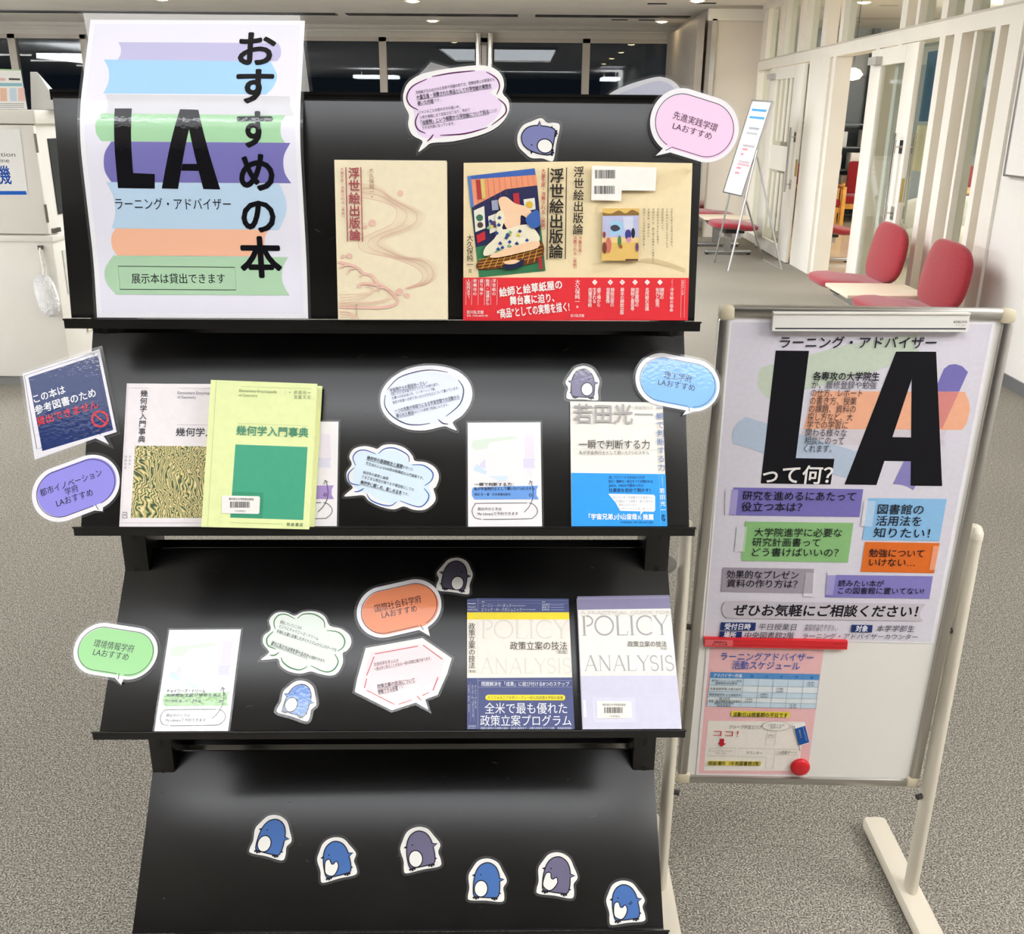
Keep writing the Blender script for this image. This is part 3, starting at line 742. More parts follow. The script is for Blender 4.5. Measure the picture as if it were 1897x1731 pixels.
# feather duster hanging from the cabinet front
q = at_y(87, 548, YM - .05); o = empty('hand_duster', 'fluffy white hand duster hanging on the front of the cabinet', 'duster', (q.x, q.y, q.z)); h0 = at_y(75, 459, YM - .015); dl = h0 - q
rr = random.Random(3)
MB().pad(.056, .045, .115, .75, .9, mat('ffffff', 'fluff'), Matrix.Rotation(-.14, 4, 'Y'), 60, 80, warp=lambda v: v * (1 + rr.uniform(-.06, .08))).build('fluffy_head', o)
MB().tube([dl, dl * .55 + Vector((.006, 0, 0)), (0, 0, .07)], .012, mat('f1ede4', 'fabric'), 10).build('strap', o); MB().box(dl.x - .012, dl.x + .012, dl.y - .01, dl.y + .012, dl.z - .012, dl.z + .012, mat('6f6d66', 'metal')).build('hook', o)
tp = at_x(150, 608, XM + .004); o = tag(MB().box(0, .003, -.09, .12, -.14, .10, mat('ece6cf', 'paper')).build('note_sheet'), 'cream note sheet on the side of the white cabinet', 'note'); o.location = (XM + .007, YM + .38, .42)
# ================================================================== THE DISPLAY RACK
ANG = radians(1.926); RK = Matrix.Rotation(ANG, 3, 'Z'); RKI = RK.inverted(); XC = -.154
EDGE = [((1.5958, 1.4634), (1.297, 1.4225)), ((1.2616, 1.4906), (1.0002, 1.3527)), ((.8916, 1.5179), (.6738, 1.31)), ((.4936, 1.5155), (.2702, 1.3156))]   # (top z, y), (bottom z, y)
BK = mat('161514', 'black'); YMID = 1.535
rack = empty('display_rack', 'black metal book display rack with four sloping shelves on each side', 'display rack', mw=Matrix.Translation(RK @ Vector((XC, YMID, 0))) @ RK.to_4x4())
SH = []
for k, ((zt, yt), (zb, yb)) in enumerate(EDGE):
    SH.append(Plane(RK @ Vector((XC, yb, zb)), RK @ Vector((1, 0, 0)), RK @ Vector((0, yt - yb, zt - zb))))
for back in (0, 1):
    for (zt, yt), (zb, yb) in EDGE:
        l = hypot(yt - yb, zt - zb); sg = -1 if back else 1; ty, tz = (yt - yb) / l, (zt - zb) / l
        M = Matrix.Translation((0, (yb - YMID) * sg, zb)) @ Matrix(((1, 0, 0), (0, ty * sg, -tz * sg), (0, tz, ty))).to_4x4()     # x, up the slope, out of the face
        s = MB(); s.box(-.45, .45, 0, l, -.002, 0, BK, M, bev=.0007)
        if not back:
            for i in range(26):
                x, v, g, ln_ = random.uniform(-.43, .43), random.uniform(.02, l - .02), random.uniform(-.6, .6), random.uniform(.0008, .006); dx, dv = cos(g) * ln_, sin(g) * ln_; wv_ = random.uniform(.0002, .0005)
                s.add([M @ Vector(p) for p in ((x - dx, v - dv, .0002), (x + dx, v + dv, .0002), (x + dx, v + dv + wv_, .0002), (x - dx, v - dv + wv_, .0002))], [[0, 1, 2, 3]], mat('565553' if i % 3 else '8a8884', 'ink'))
        for sx in (-1, 1): s.box(sx * .45, sx * .4485, .0, l, -.014, -.0005, BK, M)
        s.box(-.449, .449, l - .002, l, -.014, 0, BK, M); so = s.build('sloped_shelf', rack)
        s = MB(); s.box(-.459, .459, -.003, -.0005, -.002, .010, BK, M, bev=.0006); 
        F0 = M @ Vector((0, -.0005, .0098)); s.box(-.457, .457, F0.y - .0008, F0.y + .0008, F0.z - .014, F0.z, BK); s.build('ledge', so)
        s = MB()
        for sx in (-1, 1):
            pts = [(sx * .446, .06, -.003), (sx * .446, .24, -.003), (sx * .446, .24, -.02), (sx * .446, .10, -.07)]; pts = [M @ Vector(p) for p in pts]
            q = [p + Vector((-sx * .003, 0, 0)) for p in pts]; s.add(pts + q, [[0, 1, 2, 3], [7, 6, 5, 4], [0, 4, 5, 1], [1, 5, 6, 2], [2, 6, 7, 3], [3, 7, 4, 0]], BK)
        s.build('side_bracket', so)
for sx in (-1, 1):
    p = MB(); p.box(sx * .45, sx * .41, -.045, .045, .02, 1.60, BK, bev=.002)
    p.build('upright', rack); p = MB(); HO = mat('050505', 'plastic')
    for z in [i * .08 + .2 for i in range(17)]:
        for yy in (-.0456, .0446): p.box(sx * .434, sx * .427, yy, yy + .001, z, z + .03, HO)
    p.build('slots', rack); p = MB(); p.box(sx * .455, sx * .405, -.30, .30, 0, .035, BK, bev=.004); p.build('foot', rack)
p = MB(); p.box(-.462, .462, -.05, .05, 1.60, 1.606, BK); p.box(-.462, .462, -.05, -.047, 1.592, 1.602, BK); p.build('top_rail', rack)
for z in (.24, .62, .95): MB().box(-.41, .41, -.012, .012, z - .02, z + .02, BK).build('cross_rail', rack)

# ------------------------------------------------------------------ the big title poster, bent over the top edge
(zt, yt), (zb, yb) = EDGE[0]; ln = hypot(yt - yb, zt - zb); n0 = Vector((0, -(zt - zb) / ln, (yt - yb) / ln)) * .0016
prof = []; y, z = yb + n0.y, zb + n0.z; a = atan2(yt - yb, zt - zb); step = .005; s_ = 0
while s_ < .46:
    prof.append((y, z)); t = min(1, max(0, (s_ - .195) / .13)); t = t * t * (3 - 2 * t); q = min(1, max(0, (s_ - .04) / .08)); q = q * q * (3 - 2 * q); b = a - radians(8.5) * q + (radians(40.5) - a) * t
    y += step * sin(b); z += step * cos(b); s_ += step
CU = Curl(prof); CUTS = [i * step for i in range(1, 92)]
P = Art(CU, A1, 'title_poster', 'large laminated poster with big LA letters over stacked book shapes, bent over the top shelf', 'poster', n0=.0006, kind='lam'); P.cuts = CUTS; P.step = .00005
q4 = [CU.loc(180, 587), CU.loc(571, 588), CU.loc(565, 39), CU.loc(168, 37)]; q4[0] = (q4[0][0], .001); q4[1] = (q4[1][0], .001)
P.base('f1eff3', q4, local=True)
P.P('ebe8f3', grow(q4, -.0065), local=True)
lr = lambda l, r, cl, cr, y0, y1: None
def spine(c, pl, pr): P.P(c, ospline(pl, 5) + ospline(pr, 5))
spine('c3bfe0', [(613, 220), (626, 250), (624, 285), (605, 316)], [(1435, 318), (1452, 290), (1452, 250), (1438, 224)])
spine('a8d2fb', [(538, 310), (562, 360), (562, 425), (535, 485)], [(1378, 490), (1415, 450), (1433, 390), (1398, 320)])
spine('d6d5da', [(548, 488), (558, 520), (558, 560), (548, 590)], [(1520, 600), (1508, 570), (1502, 540), (1500, 500)])  # pale grey band: glare across the poster, painted into the print
spine('a8d5a9', [(525, 588), (497, 635), (499, 690), (525, 731)], [(1475, 739), (1454, 700), (1454, 640), (1478, 597)])
spine('7b76b6', [(577, 733), (542, 795), (542, 880), (577, 942)], [(1507, 948), (1472, 890), (1468, 810), (1502, 740)])
spine('bed7ec', [(550, 942), (586, 1010), (598, 1100), (580, 1180)], [(1440, 1190), (1478, 1110), (1478, 1030), (1445, 950)])
spine('f8bd9d', [(600, 1182), (578, 1220), (582, 1280), (610, 1322)], [(1380, 1326), (1370, 1290), (1370, 1230), (1385, 1188)])
spine('b2d4b1', [(588, 1322), (545, 1390), (552, 1460), (602, 1524)], [(1497, 1528), (1462, 1460), (1462, 1390), (1490, 1330)])
IK = '17161a'
P.P(IK, [(595, 563), (683, 563), (690, 895), (802, 900), (802, 976), (612, 973)])
P.P(IK, [(933, 567), (980, 568), (980, 665), (922, 977), (838, 975)]).P(IK, [(979, 568), (1027, 570), (1140, 980), (1053, 978), (979, 665)]).P(IK, [(945, 848), (1024, 848), (1034, 884), (938, 882)])
for ch, (x, y), h in zip('おすすめの本', [(1325, 260), (1316, 450), (1316, 672), (1329, 895), (1338, 1118), (1350, 1335)], (168, 172, 185, 190, 180, 195)): P.V(IK, ch, (x, y), (x, y), h, bold=.034)
P.T('2a2a30', 'ラーニング・アドバイザー', (598, 1055), (1195, 1057), h=58).T('2a2a30', '展示本は貸出できます', (682, 1442), (1165, 1442), h=50, bold=.005)
P.K('2a2a30', [(612, 1377), (1217, 1383), (1222, 1500), (622, 1497)], 3.5, closed=True)
P.film(.004); P.done()
# sheet behind it on the other side
prof2 = [(1.585 + .02 * i / 12 - .03 * (i / 12) ** 2 * 0 - .0015 * i, 1.40 + .027 * i) for i in range(13)]
C2_ = Curl([(1.60 - .003 * i, 1.46 + .0205 * i) for i in range(13)])
a = Art(C2_, PX, 'rear_poster', 'white back of a poster standing behind the title poster, only its top edge in view', 'poster', n0=0, kind='lam'); a.cuts = [.02 * i for i in range(1, 13)]
l0, l1, l2 = C2_.loc(160, 30), C2_.loc(556, 34), C2_.loc(400, 27); a.base('dedbd6', [(l0[0], .0), (l1[0] + .012, .0), (l1[0], l2[1]), (l0[0] - .004, l2[1])], local=True); a.film(.005, n=-.001); a.done()

# ------------------------------------------------------------------ speech bubbles
def stadium(S, z, c, w_, h_, rot, n0):
    x0, y0, k = z; q = Vector(S.loc(x0 + c[0] / k, y0 + c[1] / k, n0)); e = Vector(S.loc(x0 + (c[0] + 10) / k, y0 + c[1] / k, n0)); sc = (e - q).length / 10
    r = radians(rot); ex = Vector((cos(r), sin(r))); ey = Vector((-sin(r), cos(r)))
    def f(grow_, a0=0, a1=360, n=56, off=(0, 0)):
        R = h_ / 2 + grow_; half = w_ / 2 - h_ / 2; out = []
        for i in range(n + 1):
            a = radians(a0 + (a1 - a0) * i / n); p = Vector((R * cos(a) + (half if cos(a) >= 0 else -half) + off[0], R * sin(a) + off[1])) * sc; v = q + ex * p.x + ey * p.y; out.append((v.x, v.y))
        return out
    return f, sc, q, ex, ey


def pill(S, z, name_label, c, w_, h_, rot, tip, base_, fill, lines, group='oval LA labels', n0=.003, fillc=None, linec='3a3640', off=(8, -8)):
    A = Art(S, z, 'speech_bubble', name_label, 'label', group, n0=n0, kind='lam'); f, sc, q, ex, ey = stadium(S, z, c, w_, h_, rot, n0)
    def dense(p):
        o = []
        for a_, b_ in zip(p, p[1:] + p[:1]):
            d_ = hypot(b_[0] - a_[0], b_[1] - a_[1]); m_ = max(1, int(d_ / (5 * sc)))
            o += [(a_[0] + (b_[0] - a_[0]) * i / m_, a_[1] + (b_[1] - a_[1]) * i / m_) for i in range(m_)]
        return o
    out = dense(f(0)[:-1]); T = Vector(A.L(tip)); Bp = Vector(A.L(base_)); n = len(out); k = min(range(n), key=lambda i: (Vector(out[i]) - Bp).length); Bp = Vector(out[k])
    # tail
    nrm = (Bp - q).normalized(); sd = Vector((-nrm.y, nrm.x)) * 26 * sc
    def tail(o, T):
        m_ = len(o); c0 = min(range(m_), key=lambda i: (Vector(o[i]) - Bp).length); p = o[c0:] + o[:c0]; w0 = 0; w1 = m_
        while (Vector(p[w0]) - Vector(p[0])).length < 32 * sc: w0 += 1
        while (Vector(p[w1 - 1]) - Vector(p[0])).length < 32 * sc: w1 -= 1
        return p[w0:w1] + [tuple(T)]
    A.base('efebee', tail(out, T), local=True)
    A.P(fill, f(-h_ * .075, off=off)[:-1], local=True)
    a = math.degrees(atan2((Bp - q).dot(ey), (Bp - q).dot(ex))); 
    ring = dense(f(-h_ * .085, n=120)[:-1]); m = len(ring); gap = [i for i in range(m) if (Vector(ring[i]) - Bp).length > 46 * sc]
    j = next((i for i in range(1, len(gap)) if gap[i] - gap[i - 1] > 1), 0); seq = [ring[i] for i in gap[j:] + gap[:j]]
    A.K(linec, seq, 5.5 * sc, local=True); mid = Bp - nrm * 22 * sc; A.K(linec, [tuple(mid - nrm * 20 * sc + sd * .25), tuple(mid + nrm * 26 * sc - sd * .25)], 5.5 * sc, local=True)
    for body, p0, p1, h in lines: A.T('2f2b38', body, p0, p1, h=h, bold=.004)
    A.film(.004, tail(dense(f(22)[:-1]), T + (T - Bp).normalized() * 14 * sc)); return A.done()


S1, S2_, S3, S4 = SH
def bubble(S, z, label, outline, base, fill, fillc, strokes, strokec, lines, cat='label', group='comment bubbles', n0=.003, smooth=3, sw=11, fd=.0035):
    A = Art(S, z, 'speech_bubble', label, cat, group, n0=n0, kind='lam'); A.base(base, spline(outline, smooth) if smooth else outline)
    if fill: A.P(fillc, spline(fill, 3) if smooth else fill)
    for s in strokes: A.K(strokec, s, lambda t: sw * (.45 + 2.2 * t * (1 - t)) if smooth else sw, smooth=4 if (smooth and len(s) > 2) else 0)
    for ln_ in lines:
        body, p0, p1, h, b = ln_[:5]; A.T('34323a' if b else '77757c', body, p0, p1, h=h, bold=b * .7, under=(.06 if b == .02 else 0))
    A.film(fd); return A.done()


bubble(S1, A2, 'large pale purple comment bubble rising above the top shelf edge in the middle', [(1000, 578), (1180, 545), (1400, 522), (1520, 540), (1592, 600), (1612, 680), (1600, 745), (1645, 800), (1652, 880), (1612, 960), (1530, 1032), (1400, 1085), (1200, 1130), (1035, 1142), (985, 1175), (928, 1214), (945, 1170), (958, 1125), (880, 1080), (845, 1000), (852, 920), (815, 840), (805, 760), (838, 670), (910, 612)],
       'f1eeec', [(1000, 625), (1200, 590), (1420, 565), (1510, 580), (1560, 640), (1555, 700), (1505, 740), (1580, 800), (1590, 870), (1540, 950), (1420, 1030), (1200, 1085), (1000, 1105), (920, 1060), (900, 980), (890, 890), (855, 820), (845, 750), (880, 680)], 'ead6ee',
       [[(1035, 612), (1200, 583), (1380, 565)], [(1470, 575), (1550, 625), (1575, 690), (1553, 755)], [(1563, 788), (1620, 840), (1620, 910), (1512, 1000)], [(1480, 1018), (1300, 1068), (1100, 1082)], [(995, 632), (880, 690), (835, 770), (860, 840), (925, 878)], [(928, 905), (903, 975), (925, 1035), (985, 1065)], [(1048, 1073), (1025, 1105), (997, 1130)]], '5b2352',
       [('浮世絵が生み出された背景や流通の在り方、歌舞伎等との関連から', (905, 742), (1535, 632), 27, .004), ('大量生産・消費された商品としての浮世絵の実態を', (912, 780), (1510, 684), 34, .02), ('描いた内容', (920, 826), (1048, 806), 32, .02), ('です。', (1054, 805), (1105, 797), 26, 0), ('ジャンルごとの売れ行きの違いや、', (930, 900), (1258, 852), 26, .003), ('小売り相場にまで言及されており、改めて', (938, 942), (1338, 876), 27, .003),
        ('「出版物」という側面から浮世絵について知る', (948, 982), (1490, 892), 34, .02), ('ことが', (1495, 890), (1556, 880), 27, 0), ('できる内容になっています。', (957, 1024), (1215, 984), 27, .003)], n0=.004)
pill(S1, A3, 'pink oval label overhanging the right end of the top shelf', (1408, 1003), 720, 500, -16, (1098, 1245), (1190, 1195), 'f8cfe9', [('先進実践学環', (1240, 917), (1590, 1027), 62), ('LAおすすめ', (1237, 1003), (1545, 1092), 58)], n0=.006)
rb = Plane(RK @ Vector((XC, 1.60, 1.60)), RK @ Vector((1, 0, 0)), RK @ Vector((0, -.1, .3)))
bubble(rb, A3, 'back of a pale lilac bubble behind the pink oval, above the rack top', [(700, 790), (760, 730), (900, 670), (1080, 620), (1160, 618), (1240, 650), (1300, 720), (1310, 830), (1200, 960), (800, 960), (690, 880)], 'efedf0', [(790, 770), (920, 705), (1090, 650), (1170, 655), (1240, 700), (1262, 800), (1180, 900), (820, 910)], 'd9d8e8', [], '8a8894', [], group='backs of bubbles on the far side')
bubble(rb, A2, 'pointed grey back of a bubble behind the large purple comment bubble', [(1025, 498), (1170, 540), (1250, 640), (1200, 800), (900, 800), (880, 660)], 'b9b5b4', None, '', [], '', [], group='backs of bubbles on the far side', smooth=0)
rb3 = Plane(RK @ Vector((XC, 1.70, .75)), RK @ Vector((1, 0, 0)), RK @ Vector((0, -.2, .22)))
bubble(rb3, PX, 'lilac bubble edge peeking out behind the right end of the third shelf', [(1225, 1030), (1244, 1031), (1254, 1045), (1245, 1060), (1225, 1062)], 'd9d3d6', None, '', [], '', [], group='backs of bubbles on the far side', fd=.002)

# shelf two
A = Art(S2_, B1, 'speech_bubble', 'navy diamond shaped label with white and red writing overhanging the left end of shelf two', 'label', n0=.004, kind='lam')
A.base('e6e2e8', [(52, 488), (668, 290), (805, 955), (700, 988), (745, 1056), (636, 1005), (148, 1178)]); A.P('22356b', [(98, 518), (655, 338), (778, 938), (210, 1108)])
A.K('2a2c38', [(580, 960), (430, 1003)], 4).K('2a2c38', [(745, 918), (665, 942)], 4).K('2a2c38', [(745, 918), (622, 322), (66, 504), (165, 1092), (210, 1078)], 4).K('1d2036', [(622, 935), (678, 975)], 5)
A.T('f2f2f6', 'この本は', (140, 695), (392, 612), h=66, bold=.018).T('f2f2f6', '参考図書のため', (150, 785), (637, 637), h=68, bold=.018).T('d8313e', '貸出できません', (165, 877), (655, 730), h=66, bold=.018)
q = A.up(); A.K('cf2e3c', [(672 + 63 * cos(t * pi / 14), 850 + 60 * sin(t * pi / 14)) for t in range(28)], 17, closed=True).K('cf2e3c', [(628, 815), (718, 885)], 12); A.film(.0045); A.done()
pill(S2_, B1, 'violet oval label overhanging the left end of shelf two', (478, 1405), 715, 455, 21, (692, 1590), (650, 1535), '9690e2', [('都市イノベーション', (192, 1448), (685, 1277), 58), ('学府', (392, 1438), (495, 1402), 56), ('LAおすすめ', (322, 1530), (612, 1436), 60)], n0=.004, off=(10, 4))
bubble(S2_, B3, 'white oval comment bubble with navy outline strokes on shelf two', [(400, 440), (420, 340), (500, 240), (640, 160), (800, 130), (960, 140), (1090, 185), (1180, 270), (1210, 370), (1190, 470), (1120, 570), (1040, 625), (1055, 665), (1072, 702), (1010, 680), (955, 665), (800, 700), (640, 690), (500, 625), (425, 540)], 'ebe8ec', [(440, 440), (470, 330), (600, 220), (800, 180), (1000, 200), (1120, 300), (1150, 400), (1080, 540), (950, 620), (760, 660), (580, 620), (470, 530)], 'dfe4f6',
       [[(460, 345), (560, 240), (720, 185), (860, 170), (995, 190)], [(1085, 255), (1132, 340), (1100, 470), (978, 577)], [(445, 390), (440, 480), (500, 570), (620, 640), (740, 652), (838, 637)], [(908, 603), (950, 638), (998, 645)]], '2a3158',
       [('宇宙飛行士の若田光一さん', (485, 352), (795, 283), 34, .02), ('が', (800, 282), (815, 279), 22, 0), ('4回にわたる宇宙でのミッションを振り返り、', (495, 386), (915, 292), 26, .003), ('仕事への向き合い方、リーダーシップ論、', (502, 418), (885, 334), 26, .003), ('挫折や失敗への折り合いのつけ方などについて書いています。', (510, 458), (1090, 326), 27, .003), ('一つの失敗が命取りになる宇宙空間での活動から', (527, 533), (1095, 404), 34, .02), ('得られた教訓', (540, 577), (694, 543), 33, .02), ('はとても新鮮で勉強になります。', (700, 540), (1000, 475), 26, .003)])
CL1 = [(260, 838), (340, 852), (375, 862), (430, 828), (530, 824), (625, 860), (685, 925), (705, 968), (800, 980), (885, 1030), (917, 1110), (890, 1195), (868, 1215), (888, 1290), (865, 1345), (790, 1398), (690, 1398), (605, 1368), (520, 1395), (400, 1370), (300, 1320), (255, 1272), (170, 1276), (84, 1280), (120, 1240), (160, 1200), (112, 1145), (105, 1070), (150, 1000), (128, 930), (170, 862)]
bubble(S2_, B3, 'pale blue cloud shaped comment bubble on shelf two', CL1, 'edeae8', [(260, 885), (350, 900), (440, 875), (540, 880), (620, 930), (660, 990), (800, 1020), (860, 1090), (830, 1180), (850, 1280), (790, 1350), (690, 1355), (600, 1330), (500, 1345), (380, 1310), (310, 1260), (180, 1210), (160, 1120), (170, 1020), (180, 920)], 'd6e6f2',
       [[(185, 1008), (160, 940), (200, 885), (270, 875), (362, 908)], [(385, 905), (440, 862), (530, 858), (640, 915), (655, 978)], [(680, 1003), (780, 1008), (860, 1070), (850, 1140), (790, 1187)], [(785, 1210), (828, 1270), (800, 1340), (730, 1372), (575, 1320)], [(545, 1328), (490, 1362), (400, 1350), (315, 1310), (282, 1255)], [(257, 1210), (215, 1235), (172, 1240)], [(172, 1028), (120, 1085), (135, 1160), (222, 1183)]], '3b63aa',
       [('幾何学の基礎概念と展開', (285, 940), (596, 1020), 34, .02), ('を学べる、', (600, 1022), (695, 1047), 26, 0), ('先生38人による500頁30章構成の入門事典です。', (275, 988), (780, 1124), 28, .003), ('幾何学の基礎と論理、', (250, 1068), (480, 1128), 27, .003), ('さまざまな概念が織りなす構造物としての', (240, 1106), (695, 1224), 28, .003), ('幾何学に親しめ、楽しめる本', (228, 1155), (590, 1250), 34, .02), ('です。', (596, 1252), (650, 1265), 28, 0)])
pill(S2_, B4, 'blue oval label overhanging the right end of shelf two', (1262, 338), 775, 490, -11, (1308, 640), (1375, 590), '79b2f4', [('理工学府', (1140, 270), (1392, 310), 66), ('LAおすすめ', (1085, 335), (1420, 392), 64)], n0=.006, off=(12, -6))
# shelf three
pill(S3, B5, 'green oval label overhanging the left end of shelf three', (408, 893), 680, 425, -9, (450, 1162), (440, 1098), '9bd890', [('環境情報学府', (235, 830), (555, 880), 58), ('LAおすすめ', (230, 900), (512, 945), 58)], n0=.004)
CL2 = [(370, 522), (440, 490), (540, 490), (612, 530), (650, 602), (740, 625), (810, 680), (822, 750), (785, 805), (755, 822), (755, 900), (712, 980), (650, 1002), (560, 985), (500, 968), (420, 985), (330, 970), (260, 925), (238, 868), (170, 872), (100, 875), (140, 840), (165, 808), (118, 745), (124, 680), (180, 632), (166, 560), (220, 500), (300, 495)]
bubble(S3, B6, 'white cloud shaped comment bubble with green outline strokes on shelf three', CL2, 'ebebe4', [(380, 560), (450, 525), (540, 525), (590, 570), (620, 640), (740, 670), (775, 740), (700, 820), (715, 890), (670, 955), (560, 945), (500, 930), (400, 945), (300, 900), (250, 820), (160, 760), (165, 690), (215, 640), (215, 560), (270, 530)], 'e4ebe0',
       [[(215, 630), (205, 570), (240, 520), (300, 512), (372, 548)], [(392, 545), (440, 510), (530, 512), (600, 560), (610, 620)], [(625, 640), (720, 655), (768, 710), (760, 770), (715, 805)], [(690, 828), (718, 890), (680, 955), (610, 970), (500, 922)], [(472, 928), (410, 955), (330, 935), (275, 890), (264, 855)], [(247, 815), (210, 838), (172, 838)], [(200, 648), (150, 700), (158, 760), (220, 788)]], '3f7f4a',
       [('要約していうところが、', (255, 572), (430, 625), 24, .002), ('ヒントにチャイニーズ・ドリーム', (250, 605), (560, 708), 27, .004), ('を掴む企業に従事したダイナミズムからこのテーマを', (228, 645), (705, 800), 28, .004), ('彼らに私たちは何を学べるのか', (185, 738), (482, 848), 34, .02), ('を理解できます。', (487, 850), (615, 887), 26, .003)])
pill(S3, B6, 'orange oval label with tail on shelf three', (1205, 462), 680, 425, 13, (1450, 685), (1395, 610), 'f0936a', [('国際社会科学府', (1010, 468), (1380, 388), 60), ('LAおすすめ', (1065, 518), (1345, 462), 56)], n0=.003)
bubble(S3, B6, 'pink hexagon shaped comment bubble with red edge strokes on shelf three', [(938, 780), (1390, 700), (1625, 862), (1588, 985), (1512, 1155), (1412, 1190), (1437, 1274), (1338, 1216), (1145, 1278), (850, 1130), (868, 1030)], 'efe4e0', [(975, 815), (1385, 745), (1570, 870), (1540, 980), (1475, 1120), (1150, 1235), (905, 1110), (920, 1020)], 'f3d8da',
       [[(1010, 828), (1355, 765)], [(1395, 757), (1550, 870)], [(1005, 848), (945, 1000)], [(945, 1025), (928, 1100)], [(945, 1118), (1170, 1232)], [(1200, 1230), (1305, 1195)], [(1390, 1160), (1445, 1135)], [(1515, 1015), (1475, 1120)], [(1348, 1165), (1382, 1200)]], 'c23e40',
       [('社会科学を学ぶ人が', (1003, 913), (1200, 880), 30, .004), ('一度は手に取ることがある一冊の政策立案があります。', (1005, 952), (1460, 862), 28, .004), ('政策立案の技法について', (1030, 1090), (1330, 1035), 34, .02), ('俯瞰できる好著', (1035, 1133), (1195, 1100), 33, .02), ('です。', (1200, 1098), (1245, 1088), 24, 0)], smooth=0, sw=7)

# ------------------------------------------------------------------ penguin stickers
def penguin(S, c, h, rot, colr, label, flip=1, pose='round', wing=(.47, .50), wing2=False, bell=(-.17, .24), belr=(.205, .235), beak=True, pad_=1):
    """c = body centre in photo pixels, h = body height in pixels"""
    A = Art(S, PX, 'penguin_sticker', label, 'sticker', 'penguin stickers', n0=.0018, kind='lam')
    q = Vector(S.loc(*c, .0018)); e = Vector(S.loc(c[0] + 10, c[1], .0018)); e2 = Vector(S.loc(c[0], c[1] - 10, .0018)); sc = h * ((e - q).length + (e2 - q).length) / 20; r = radians(rot)
    def T(p):
        x, y = p[0] * flip, p[1] - .48; return (q.x + sc * (x * cos(r) - y * sin(r)), q.y + sc * (x * sin(r) + y * cos(r)))
    TT = lambda ps: [T(p) for p in ps]
    body = spline([(-.37, .03), (-.2, 0), (.2, 0), (.36, .03), (.41, .2), (.40, .45), (.36, .7), (.24, .9), (.02, 1.0), (-.2, .93), (-.34, .75), (-.40, .5), (-.41, .25)], 4)
    wx, wy = wing; hull = spline([(-.5, -.10), (0, -.09), (.5, -.10), (.56, .08), (.52, .3), (.62, wy), (.47, .78), (.3, 1.02), (.0, 1.12), (-.3, 1.04), (-.48, .8), (-.58, .58) if wing2 or beak else (-.5, .5), (-.53, .25), (-.56, .03)], 4)
    A.base('efece6', TT(hull), local=True); dk = '25232c'; ly = A.up()
    A.P(dk, TT([(.36, wy + .09), (.36, wy - .07), (.55, wy + .04)]), local=True); A.P(dk, TT([(.36, .20), (.36, .09), (.47, .13)]), local=True)
    if beak: A.P(dk, TT([(-.36, .67), (-.37, .57), (-.48, .61)]), local=True)
    if wing2: A.P(dk, TT([(-.36, wy + .09), (-.36, wy - .07), (-.55, wy + .04)]), local=True)
    for fx in (-.30, .27):
        for dx, dy in ((-.10, -.04), (-.01, -.075), (.08, -.04)): A.K(dk, TT([(fx, .03), (fx + dx, dy)]),   .06 * sc, local=True)
    A.P(colr, TT(body), local=True); A.K(dk, TT(body), .032 * sc, closed=True, local=True)
    A.P(colr, TT([(.35, wy + .06), (.35, wy - .045), (.515, wy + .035)]), local=True)
    if wing2: A.P(colr, TT([(-.35, wy + .06), (-.35, wy - .045), (-.515, wy + .035)]), local=True)
    bx, by = bell
    if pose == 'round': b = [(bx + belr[0] * cos(t * pi / 16), by + belr[1] * sin(t * pi / 16)) for t in range(32)]
    else: b = [(-.38, .12), (-.2, .02), (-.06, .10), (.04, .28), (-.01, .42), (-.1, .36), (-.17, .38), (-.2, .52), (-.33, .50), (-.39, .3)]; b = spline(b, 2)
    A.P('f1eee8', TT(b), local=True); A.K(dk, TT(b), .032 * sc, closed=True, local=True)
    A.P(dk, TT([(-.2 + .022 * cos(t), .64 + .022 * sin(t)) for t in [i * pi / 5 for i in range(10)]]), local=True)
    if pose == 'fold': A.K(dk, TT([(.1, .42), (.2, .5), (.22, .46), (.14, .40)]), .022 * sc, local=True)
    A.film(.0042, grow(TT(hull), .0042)); return A.done()


BL, PU = '4a70ae', '6f6a84'
penguin(S1, (997, 258), 62, 80, '7c80ae', 'grey violet penguin sticker lying on its side on the top shelf', pose='round', bell=(-.16, .24))
penguin(S2_, (1080, 711), 52, -3, '7d7794', 'grey penguin sticker with both wings out, above the blue banded book cover on shelf two', flip=-1, wing2=True, beak=False, bell=(-.15, .28))
penguin(S3, (843, 1067), 54, -8, '55505f', 'dark grey penguin sticker on shelf three beside the orange oval label', flip=-1, wing2=True, beak=False, bell=(-.12, .23))
penguin(S3, (553, 1297), 56, -17, '6189cc', 'glossy blue penguin sticker on shelf three below the green stroked cloud', flip=1, wing2=True, beak=False, bell=(-.17, .26))
penguin(S4, (504, 1551), 62, -13, BL, 'blue penguin sticker at the far left of the bottom shelf')
penguin(S4, (623, 1592), 62, 13, BL, 'blue penguin sticker touching its belly, second from left on the bottom shelf', pose='hand')
penguin(S4, (778, 1574), 64, 11, PU, 'grey violet penguin sticker with round belly, third from left on the bottom shelf')
penguin(S4, (902, 1632), 62, -3, BL, 'blue upright penguin sticker with round belly, fourth from left on the bottom shelf')
penguin(S4, (1032, 1622), 64, -8, PU, 'grey violet penguin sticker touching its belly, fifth from left on the bottom shelf', pose='hand')
penguin(S4, (1158, 1673), 62, 6, BL, 'blue penguin sticker with a small folded wing, rightmost on the bottom shelf', pose='fold')

